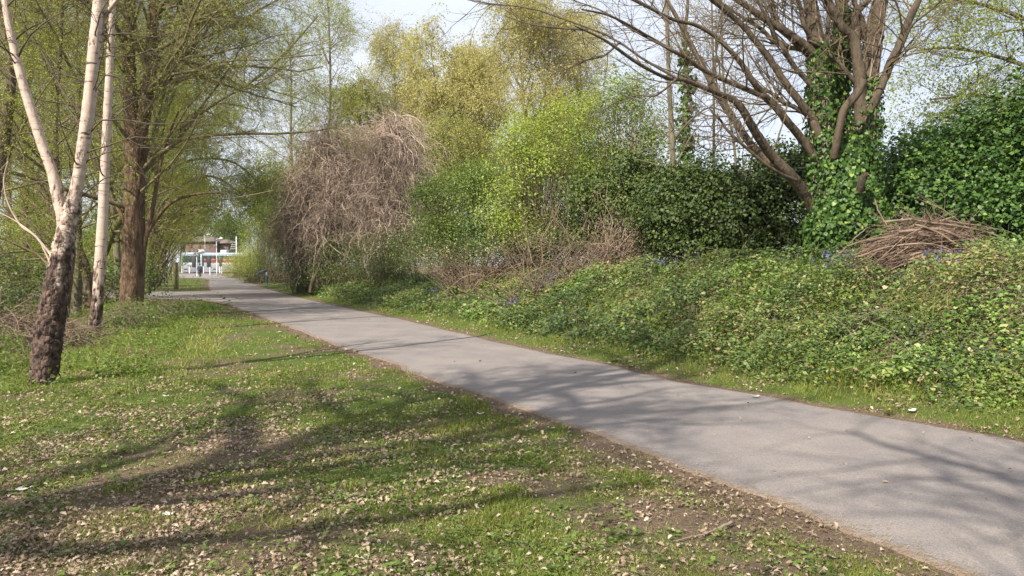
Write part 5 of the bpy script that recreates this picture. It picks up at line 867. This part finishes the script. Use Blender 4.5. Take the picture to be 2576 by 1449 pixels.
# fallen stick, pebbles, litter
rng = R(870)
mb = MB(); q = np.array([G(u, v) + [0, 0, .02] for u, v in [(1690, 1372), (1730, 1362), (1770, 1352), (1800, 1345), (1822, 1338), (1842, 1326)]]); q[3:, 2] += .015; mb.tube(smooth_line(q, 16) + rng.normal(0, .002, (16, 3)), np.linspace(.003, .011, 16), 7); tag(mb.build('fallen_stick', M['stick'], smooth=True, org=q[0]), 'crooked brown stick lying on the grass near the bottom right of the lawn', 'stick')
for k, (u, v, s, lab) in enumerate([(1208, 911, .022, 'small black pebble on the path, left of the other one'), (1447, 940, .018, 'small black pebble on the path below the bare soil patch')]):
    c = G(u, v) + [0, 0, .012]; th = np.linspace(0, np.pi, 6); ph = np.arange(8) / 8 * 6.283; V = np.array([(c[0] + s * math.sin(a) * math.cos(b) * (1 + .2 * math.sin(3 * b + k)), c[1] + s * .8 * math.sin(a) * math.sin(b), c[2] + s * .3 + s * .55 * math.cos(a)) for a in th for b in ph]); F = [(i * 8 + j, i * 8 + (j + 1) % 8, i * 8 + 8 + (j + 1) % 8, i * 8 + 8 + j) for i in range(5) for j in range(8)]
    tag(mk('pebble', V, F, M['black'], smooth=True, org=c), lab, 'pebble', 'pebbles on the path')
for k, (u, v, s, lab) in enumerate([(60, 1243, .04, 'crumpled white scrap of paper on the leaves at the lower left'), (418, 1003, .04, 'white scrap of paper on the grass right of the leaning birch foot'), (425, 1306, .03, 'pale wood chip on the leaf litter at the bottom left'), (1208, 1048, .035, 'pale crumpled scrap on the lawn close to the path'), (1900, 1004, .04, 'flat white scrap at the path edge by the right verge'), (2290, 1040, .05, 'pale crumpled paper lying on the right verge'), (1790, 735, .1, 'white scrap caught in the leaves half way up the bank')]):
    c = G(u, v) + [0, 0, .03]; rg = R(880 + k); n = 6; gx_, gy_ = np.meshgrid(np.linspace(-1, 1, n), np.linspace(-.7, .7, n)); V = np.stack([c[0] + s * (gx_ + rg.normal(0, .12, gx_.shape)), c[1] + s * (gy_ + rg.normal(0, .1, gx_.shape)), c[2] + s * (.25 * rg.random(gx_.shape) + .3 * gx_ ** 2)], -1); i = np.arange(n - 1)[:, None] * n + np.arange(n - 1)[None]; F = np.stack([i, i + 1, i + n + 1, i + n], -1).reshape(-1, 4)
    tag(mk('litter_scrap', V, F, M['paper'], org=c), lab, 'litter', 'pale scraps on the ground')

# ------------------------------------------------------------------ far end of the path
# wooden post
b = P(443, 727.5, 50); b[2] = 0; pt = thing('wooden_post', 'square weathered wooden post standing by the side path left of the tram', 'post', b)
mb = MB(); mb.bbox(b[0] - .13, b[0] + .13, b[1] - .13, b[1] + .13, 0, 1.80, .02); mb.build('shaft', M['post_wood'], pt)
mb = MB(); V = [(b[0] + x * .145, b[1] + y * .145, z) for z in (1.803, 1.83) for x, y in ((-1, -1), (1, -1), (1, 1), (-1, 1))] + [(b[0], b[1], 1.88)]; mb.add(V, [(0, 1, 5, 4), (1, 2, 6, 5), (2, 3, 7, 6), (3, 0, 4, 7), (0, 3, 2, 1)]); mb.add(V, [(4, 5, 8), (5, 6, 8), (6, 7, 8), (7, 4, 8)]); mb.build('cap', M['post_wood'], pt)
# cycle route fingerpost
dd = 57; b = P(671.5, 718, dd); b[2] = float(hgt(b[0], b[1])); k = dd / FPX; pt = thing('fingerpost', 'dark green cycle route fingerpost with one blue grey arm at the foot of the hedge', 'sign', b); z = lambda v: b[2] + (717 - v) * k
mb = MB(); mb.tube([b, b + [0, 0, .35], b + [0, 0, z(677) - b[2]]], [.05, .075, .105], 10); mb.build('post', M['sign_green'], pt, True)
mb = MB(); mb.tube([[b[0], b[1], z(681)], [b[0], b[1], z(676)]], [.125, .12], 10); mb.build('cap', M['black'], pt)
a0 = np.array([b[0] - .1, b[1] - .05, z(678.5)]); a1 = np.array([P(659, 684, dd)[0], b[1] - .9, z(684.5)]); mb = MB(); t_ = (a1 - a0); up = np.array([0, 0, .11]); sd = nrm(np.cross(t_, up)) * .02
V = [a0 - up - sd, a0 + up - sd, a0 + t_ * .9 + up - sd, a1 - sd, a0 + t_ * .9 - up - sd, a0 - up + sd, a0 + up + sd, a0 + t_ * .9 + up + sd, a1 + sd, a0 + t_ * .9 - up + sd]; mb.add(V, [(0, 1, 2, 4), (5, 9, 7, 6), (0, 5, 6, 1), (1, 6, 7, 2), (2, 7, 8, 3), (3, 8, 9, 4), (4, 9, 5, 0)]); mb.add(V, [(2, 3, 4), (7, 9, 8)]); mb.build('finger_arm', M['sign_blue'], pt)
mb = MB(); mb.bbox(b[0] - .085, b[0] + .085, b[1] - .145, b[1] - .11, z(690), z(682), .008); pl = mb.build('route_plate', M['white_paint'], pt); mb = MB(); mb.bbox(b[0] - .045, b[0] + .045, b[1] - .152, b[1] - .147, z(687), z(683), .002); mb.build('red_panel', M['red'], pl)
mb = MB(); mb.bbox(b[0] - .04, b[0] + .04, b[1] - .125, b[1] - .105, z(700), z(691), .006); mb.build('lower_plate', M['sign_blue'], pt)

# tram: photo x columns zx of the zoomed crop -> metres
TD = 120.0; GZ = .45
tx = lambda a: ((440.3 + a * .08678) - CX) / FPX * TD
tz = lambda a: EYE + (HZ - (578.6 + a * .08678)) / FPX * TD
root = thing('tram', 'white and grey articulated tram standing at the stop at the end of the path', 'tram', (tx(900), TD + 1.2, GZ))
x0, x1, xe = tx(228), tx(715), tx(2450)
def bx(name, a, b, c, d_, e, f, mat, parent=root, r=.03): mb = MB(); mb.bbox(a, b, c, d_, e, f, r); return mb.build(name, mat, parent)
s1 = bx('body_section', x0, x1, TD, TD + 2.4, tz(1222), tz(946), M['tram_white']); s2 = bx('body_section', tx(838), xe, TD, TD + 2.4, tz(1222), tz(946), M['tram_white'])
bx('window_band', x0 + .05, x1 - .02, TD + .02, TD + 2.38, tz(945), tz(742), M['glass_dark']); wb = bx('window_band', tx(842), xe - .05, TD + .02, TD + 2.38, tz(945), tz(742), M['glass_dark'])
bx('roof', tx(190), tx(712), TD - .08, TD + 2.48, tz(741), tz(650), M['tram_roof'], r=.12); bx('roof', tx(800), xe, TD - .08, TD + 2.48, tz(741), tz(660), M['tram_roof'], r=.12)
bx('articulation', tx(717), tx(836), TD + .10, TD + 2.3, tz(1240), tz(665), M['rubber']); bx('articulation_panel', tx(735), tx(795), TD - .01, TD + .095, tz(1110), tz(690), M['tram_roof'])
bx('skirt', tx(270), tx(700), TD + .15, TD + 2.2, tz(1262), tz(1224), M['rubber']); bx('skirt', tx(850), xe - .2, TD + .15, TD + 2.2, tz(1262), tz(1224), M['rubber'])
bx('end_cab', tx(150), x0 - .01, TD + .25, TD + 2.1, tz(1240), tz(745), M['tram_green'], r=.15)
for a, b, m_ in [(498, 608, 'glass_dark'), (925, 1038, 'orange'), (1275, 1372, 'orange'), (1700, 1810, 'orange')]:
    dr = bx('door', tx(a), tx(b), TD - .045, TD - .002, tz(1080), tz(744), M['rubber']); w_ = tx(b) - tx(a)
    bx('door_glass', tx(a) + .07, tx(b) - .07, TD - .06, TD - .047, tz(1068), tz(950), M[m_] if m_ == 'orange' else M['glass_dark'], dr, .004); bx('door_glass', tx(a) + .07, tx(b) - .07, TD - .06, TD - .047, tz(945), tz(850), M[m_], dr, .004); bx('door_glass', tx(a) + .07, tx(b) - .07, TD - .06, TD - .047, tz(846), tz(755), M['glass_dark'], dr, .004)
for a, b in [(845, 915), (1045, 1195), (1205, 1268), (1380, 1540), (1560, 1690)]:
    bx('window_pane', tx(a), tx(b), TD - .012, TD + .018, tz(944), tz(835), M['orange'], root, .005); bx('window_pane', tx(a), tx(b), TD - .012, TD + .018, tz(830), tz(765), M['glass_dark'], root, .005)
for a, b in [(262, 370), (376, 480), (655, 705)]: bx('window_pane', tx(a), tx(b), TD - .012, TD + .018, tz(930), tz(765), M['glass_dark'], root, .005)
for a in (256, 373, 484, 652): bx('window_pillar', tx(a) - .02, tx(a) + .02, TD - .02, TD + .018, tz(944), tz(744), M['steel'], root, .004)
for a in (367, 1157, 1640): bx('side_light', tx(a) - .06, tx(a) + .06, TD - .04, TD - .002, tz(1000), tz(965), M['amber'], root, .01)
for a, b in [(262, 370), (1110, 1180)]: bx('vent_grille', tx(a), tx(b), TD - .02, TD - .002, tz(1150), tz(1118), M['rubber'], root, .004)
for a, b, c_ in [(645, 820, 640), (1285, 1470, 655)]:
    o = bx('roof_box', tx(a), tx(b), TD + .5, TD + 1.6, tz(c_), tz(c_ - 75), M['white_paint'], root, .03); bx('grille', tx(a) + .2, tx(b) - .2, TD + .47, TD + .497, tz(c_ - 28), tz(c_ - 55), M['steel'], o, .005)
# poles, lamps and bollards at the stop
def lamp(label, a, top, bot, yd, hx, hz, wz=24):
    x = tx(a) * yd / TD; zt = EYE + (HZ - (578.6 + top * .08678)) / FPX * yd; b = np.array([x, yd, float(hgt(x, yd))]); rt = thing('street_lamp', label, 'street lamp', b, 'lamps at the tram stop'); kk = .08678 / FPX * yd
    mb = MB(); mb.tube([b, b + [0, 0, 1.1], b + [0, 0, 1.12], [x, yd, zt]], [wz * kk * .6, wz * kk * .6, wz * kk * .42, wz * kk * .36], 10); mb.build('pole', M['white_paint'], rt, True)
    hd = np.array([x + hx * kk, yd, zt + hz * kk]); mb = MB(); mb.tube([[x, yd, zt - .02], [x + hx * kk * .5, yd, zt + hz * kk * .4], hd], .035, 6); mb.build('arm', M['white_paint'], rt)
    mb = MB(); w_ = 55 * kk; mb.tube([hd + [-w_, 0, 0], hd + [-w_ * .6, 0, .03], hd + [0, 0, .06], hd + [w_ * .7, 0, .03], hd + [w_, 0, -.02]], [.03, .10, .15, .10, .03], 8); mb.build('lamp_head', M['lamp'], rt, True)
lamp('white street lamp in front of the tram, right of the cyclist', 1213, 262, 1300, 112, 135, 10)
lamp('white street lamp standing behind the tram roof', 878, 195, 600, 124, 105, 60, 20)
b = onG(tx(637) * 108 / TD, 108); rt = thing('thin_pole', 'thin white pole just left of the cyclist', 'pole', b); mb = MB(); mb.tube([b, b + [0, 0, .9], [b[0], b[1], 1.6 + (HZ - 578.6 - 745 * .08678) / FPX * 108]], [.075, .055, .05], 9); mb.build('shaft', M['white_paint'], rt); mb = MB(); zt = 1.6 + (HZ - 578.6 - 745 * .08678) / FPX * 108; mb.tube([[b[0], b[1], zt + .003], [b[0], b[1], zt + .06]], [.065, .04], 9); mb.build('cap', M['steel'], rt)
b = onG(tx(85) * 113 / TD, 113); rt = thing('tall_pole', 'pale pole left of the tram, half hidden by coppiced branches', 'pole', b); mb = MB(); mb.tube([b, [b[0], b[1], b[2] + 5.6]], [.12, .08], 9); mb.build('shaft', M['white_paint'], rt); mb = MB(); mb.tube([[b[0] - .2, b[1], b[2] + 5.61], [b[0] + .2, b[1], b[2] + 5.7]], [.1, .1], 8); mb.build('lamp_head', M['lamp'], rt)
labs = ['bollard left of the tram front end', 'bollard below the left end of the tram', 'bollard right beside the cyclist', 'bollard between the cyclist and the white street lamp', 'bollard just right of the white street lamp', 'last bollard beside the pale bush']
bol = None
for k, a in enumerate([205, 420, 830, 1015, 1300, 1355]):
    yd = 114 if k not in (3,) else 111; b = onG(tx(a) * yd / TD, yd)
    if bol is None:
        bol = thing('bollard', 'pale ' + labs[k], 'bollard', b, 'bollards at the tram stop'); mb = MB(); mb.tube([b, b + [0, 0, 1.15]], [.075, .07], 9); mb.build('post', M['white_paint'], bol, True); mb = MB(); mb.tube([b + [0, 0, 1.152], b + [0, 0, 1.2], b + [0, 0, 1.24]], [.085, .08, .04], 9); mb.build('cap', M['steel'], bol)
    else: dup(bol, b, 'pale ' + labs[k])
# overhead line mast with frame
b = onG(tx(1790) * 130 / TD, 130); rt = thing('overhead_line_mast', 'white mast with a ladder like frame above the bushes right of the tram', 'mast', b); kz = lambda v_: EYE + (HZ - (578.6 + v_ * .08678)) / FPX * 130; kx = lambda a: tx(a) * 130 / TD
mb = MB(); mb.tube([b, [b[0], b[1], kz(190)]], [.13, .1], 8); mb.build('pole', M['white_paint'], rt)
mb = MB()
for a_, v1, a2, v2 in [(1790, 352, 1655, 352), (1690, 352, 1625, 600), (1790, 430, 1670, 430), (1790, 490, 1655, 490), (1790, 545, 1640, 545)]: mb.tube([[kx(a_), 130.0, kz(v1)], [kx(a2), 129.6, kz(v2)]], .035, 6)
mb.build('side_frame', M['white_paint'], rt)
# brick house behind the tram
hd_ = 150.; hx = lambda a: tx(a) * hd_ / TD; hz = lambda v_: EYE + (HZ - (578.6 + v_ * .08678)) / FPX * hd_
rt = thing('brick_house', 'brown brick house with tiled gable roofs behind the tram stop', 'house', (hx(900), hd_, .5))
bx('wall', hx(300), hx(1215), hd_, hd_ + 8, .3, hz(352), M['brick'], rt); bx('wall', hx(1217), hx(1500), hd_ + 1, hd_ + 7, .3, hz(395), M['brick'], rt)
def gable(name, xa, xb, ya, yb, ze, zr, xr0, xr1, par):
    ym = (ya + yb) / 2; V = [(xa, ya, ze), (xb, ya, ze), (xb, yb, ze), (xa, yb, ze), (xr0, ym, zr), (xr1, ym, zr), (xa, ya, ze - .15), (xb, ya, ze - .15), (xb, yb, ze - .15), (xa, yb, ze - .15)]
    mb = MB(); mb.add(V, [(0, 1, 5, 4), (2, 3, 4, 5), (6, 7, 1, 0), (7, 8, 2, 1), (8, 9, 3, 2), (9, 6, 0, 3), (9, 8, 7, 6)]); mb.add(V, [(1, 2, 5), (3, 0, 4)]); return mb.build(name, M['tile'], par)
rf = gable('roof', hx(270), hx(1245), hd_ - .5, hd_ + 8.5, hz(352) + .16, hz(165), hx(420), hx(930), rt); bx('chimney', hx(560), hx(620), hd_ + 3.6, hd_ + 4.6, hz(200), hz(110), M['brick'], rf)
gable('roof', hx(1180), hx(1530), hd_ + .4, hd_ + 7.6, hz(395) + .16, hz(250), hx(1240), hx(1340), rt)
for a, b_ in [(420, 500), (660, 760), (975, 1055), (1140, 1200), (1290, 1340), (1400, 1450)]:
    o = bx('window', hx(a), hx(b_), hd_ - .03 + (1 if a > 1215 else 0), hd_ - .004 + (1 if a > 1215 else 0), hz(540), hz(415), M['brick'], rt, .01); bx('pane', hx(a) + .07, hx(b_) - .07, hd_ - .05 + (1 if a > 1215 else 0), hd_ - .034 + (1 if a > 1215 else 0), hz(532), hz(423), M['glass_dark'], o, .004)
# cyclist seen from behind
yc = 103.0; xc = tx(722) * yc / TD; zc = float(hgt(xc, yc)); hdn = nrm(np.array([-.36, 1, 0.])); rt_ = np.array([hdn[1], -hdn[0], 0])
def W_(a, f, z_): return np.array([xc, yc, zc + .012]) + rt_ * a + hdn * f + [0, 0, z_]
bk = thing('bicycle', 'dark bicycle ridden away along the far end of the path', 'bicycle', W_(0, 0, 0))
for f in (-.5, .52):
    a = np.linspace(0, 2 * np.pi, 25); q = np.array([W_(0, f + .335 * math.cos(t_), .35 + .335 * math.sin(t_)) for t_ in a]); mb = MB(); mb.tube(q, .02, 6, cap=False); wh = mb.build('wheel', M['black'], bk, True)
    mb = MB()
    for t_ in np.arange(10) * .628: mb.tube([W_(0, f, .35), W_(0, f + .33 * math.cos(t_), .35 + .33 * math.sin(t_))], .003, 3)
    mb.build('spokes', M['steel'], wh)
mb = MB()
for q in [(W_(0, -.5, .35), W_(0, -.15, .88)), (W_(0, -.5, .35), W_(0, -.02, .32)), (W_(0, -.02, .32), W_(0, -.15, .95)), (W_(0, -.02, .32), W_(0, .40, .85)), (W_(0, -.15, .85), W_(0, .38, .92)), (W_(0, .38, .95), W_(0, .52, .35))]: mb.tube(q, .018, 7)
mb.build('frame', M['navy'], bk); mb = MB(); mb.tube([W_(-.28, .36, 1.0), W_(-.1, .42, 1.0), W_(.1, .42, 1.0), W_(.28, .36, 1.0)], .014, 6); mb.build('handlebar', M['black'], bk)
mb = MB(); mb.tube([W_(0, -.3, .97), W_(0, -.2, .985), W_(0, .0, .97)], [.07, .075, .03], 8); mb.build('saddle', M['black'], bk)
mb = MB(); mb.tube([W_(-.1, -.02, .32), W_(.1, -.02, .32)], .02, 6); mb.tube([W_(.09, -.02, .32), W_(.1, .05, .17), W_(.18, .05, .17)], .014, 5); mb.tube([W_(-.09, -.02, .32), W_(-.1, -.09, .47), W_(-.18, -.09, .47)], .014, 5); mb.build('pedals', M['black'], bk)
mb = MB(); mb.tube([W_(0, -.32, .78), W_(0, -.335, .78)], .03, 8); mb.build('rear_light', M['red'], bk)
# rider as one skinned body
J = dict(p=W_(0, -.2, 1.03), s1=W_(0, -.1, 1.22), s2=W_(0, .03, 1.42), n=W_(0, .1, 1.55), h=W_(0, .13, 1.66), h2=W_(0, .14, 1.76), sl=W_(-.19, .05, 1.47), el=W_(-.30, .2, 1.22), wl=W_(-.27, .36, 1.04), hl=W_(-.25, .41, 1.01), sr=W_(.19, .05, 1.47), er=W_(.30, .2, 1.22), wr=W_(.27, .36, 1.04), hr=W_(.25, .41, 1.01),
         ql=W_(-.1, -.18, .98), kl=W_(-.13, .2, .80), al=W_(-.13, -.05, .50), tl=W_(-.13, .1, .45), qr=W_(.1, -.18, .98), kr=W_(.13, .16, .58), ar=W_(.13, .0, .22), tr=W_(.13, .15, .18))
names = list(J); E = [('p', 's1'), ('s1', 's2'), ('s2', 'n'), ('n', 'h'), ('h', 'h2'), ('s2', 'sl'), ('sl', 'el'), ('el', 'wl'), ('wl', 'hl'), ('s2', 'sr'), ('sr', 'er'), ('er', 'wr'), ('wr', 'hr'), ('p', 'ql'), ('ql', 'kl'), ('kl', 'al'), ('al', 'tl'), ('p', 'qr'), ('qr', 'kr'), ('kr', 'ar'), ('ar', 'tr')]
RR = dict(p=.16, s1=.15, s2=.16, n=.065, h=.09, h2=.075, sl=.085, el=.055, wl=.04, hl=.045, sr=.085, er=.055, wr=.04, hr=.045, ql=.11, kl=.07, al=.05, tl=.045, qr=.11, kr=.07, ar=.05, tr=.045)
pe = thing('person', 'person in dark navy jacket and black trousers cycling away, seen from behind', 'person', W_(0, 0, 0)); me = bpy.data.meshes.new('body'); me.from_pydata([tuple(J[n] - np.array(pe.location)) for n in names], [(names.index(a), names.index(b)) for a, b in E], []); me.materials.append(M['navy'])
o = bpy.data.objects.new('body', me); COL.objects.link(o); o.parent = pe; sk_ = o.modifiers.new('skin', 'SKIN'); 
if not me.skin_vertices: me.skin_vertices.new() if hasattr(me.skin_vertices, 'new') else None
if me.skin_vertices:
    for i, n in enumerate(names): me.skin_vertices[0].data[i].radius = (RR[n],) * 2; me.skin_vertices[0].data[i].use_root = (n == 'p')
o.modifiers.new('sub', 'SUBSURF').render_levels = 1
mb = MB(); mb.tube([W_(0, .02, 1.69), W_(0, .08, 1.78), W_(0, .16, 1.82), W_(0, .25, 1.78)], [.07, .12, .12, .06], 10); mb.build('helmet', M['black'], pe, True)
mb = MB(); mb.tube([W_(0, .06, 1.58), W_(0, .06, 1.64)], [.062, .07], 8); mb.build('neck_skin', M['skin'], pe, True)
mb = MB(); mb.tube([W_(-.13, -.1, .40), W_(-.13, .14, .40)], [.045, .035], 8); mb.tube([W_(.13, -.05, .13), W_(.13, .19, .13)], [.045, .035], 8); mb.build('shoes', M['black'], pe, True)

# ------------------------------------------------------------------ bare oaks behind and left of the photographer (their shade falls over lawn and path)
def oak(label, x, y, H, seed, n1=20, l1=5.5, r=.3, bias=(0, 0, 0), lv=0):
    rng = R(seed); b = onG(x, y); root = thing('oak_tree', label, 'tree', b, 'oaks behind the camera')
    t = np.linspace(0, 1, 8)[:, None]; pl = b + np.c_[.35 * np.sin(t * 4 + seed), .25 * np.cos(t * 3), t * H]
    o, mm = limbs_to(root, 'trunk', [(pl, np.linspace(r, .05, 6))], M['bark'], 12, 30, .03, seed)
    crown(root, mm, rng, M['bark_grey'], M['leaf_willow'], n1=n1, l1=l1, n2=7, l2=2.3, n3=4, l3=.9, leaves=lv, size=.09, t0=.3, thin=2.6, wob=.15, bias=bias, a1=(40, 80))
oak('bare oak standing left of the camera, outside the picture', -8.2, -2.3, 15.5, 901, 34, 5.5, .26, (.1, 0, 0), 4)
oak('bare oak standing close behind the camera, outside the picture', -2.6, -4.6, 10, 902, 20, 5.2, .2, (.15, .1, 0))
oak('bare oak standing right behind the camera, outside the picture', 2.2, -4.4, 10, 903, 26, 5.2, .17, (-.3, .2, 0))
# ------------------------------------------------------------------ air
hm = bpy.data.materials.new('haze'); hm.use_nodes = True; t = hm.node_tree; t.nodes.clear(); o_ = t.nodes.new('ShaderNodeOutputMaterial'); pv = t.nodes.new('ShaderNodeVolumePrincipled')
pv.inputs['Color'].default_value = (.9, .94, 1, 1); pv.inputs['Density'].default_value = .00022; pv.inputs['Anisotropy'].default_value = .3; t.links.new(pv.outputs[0], o_.inputs['Volume'])
mb = MB(); mb.box(-2600, 2600, -300, 3100, -2, 45); tag(mb.build('haze', hm), kind='stuff')
#end
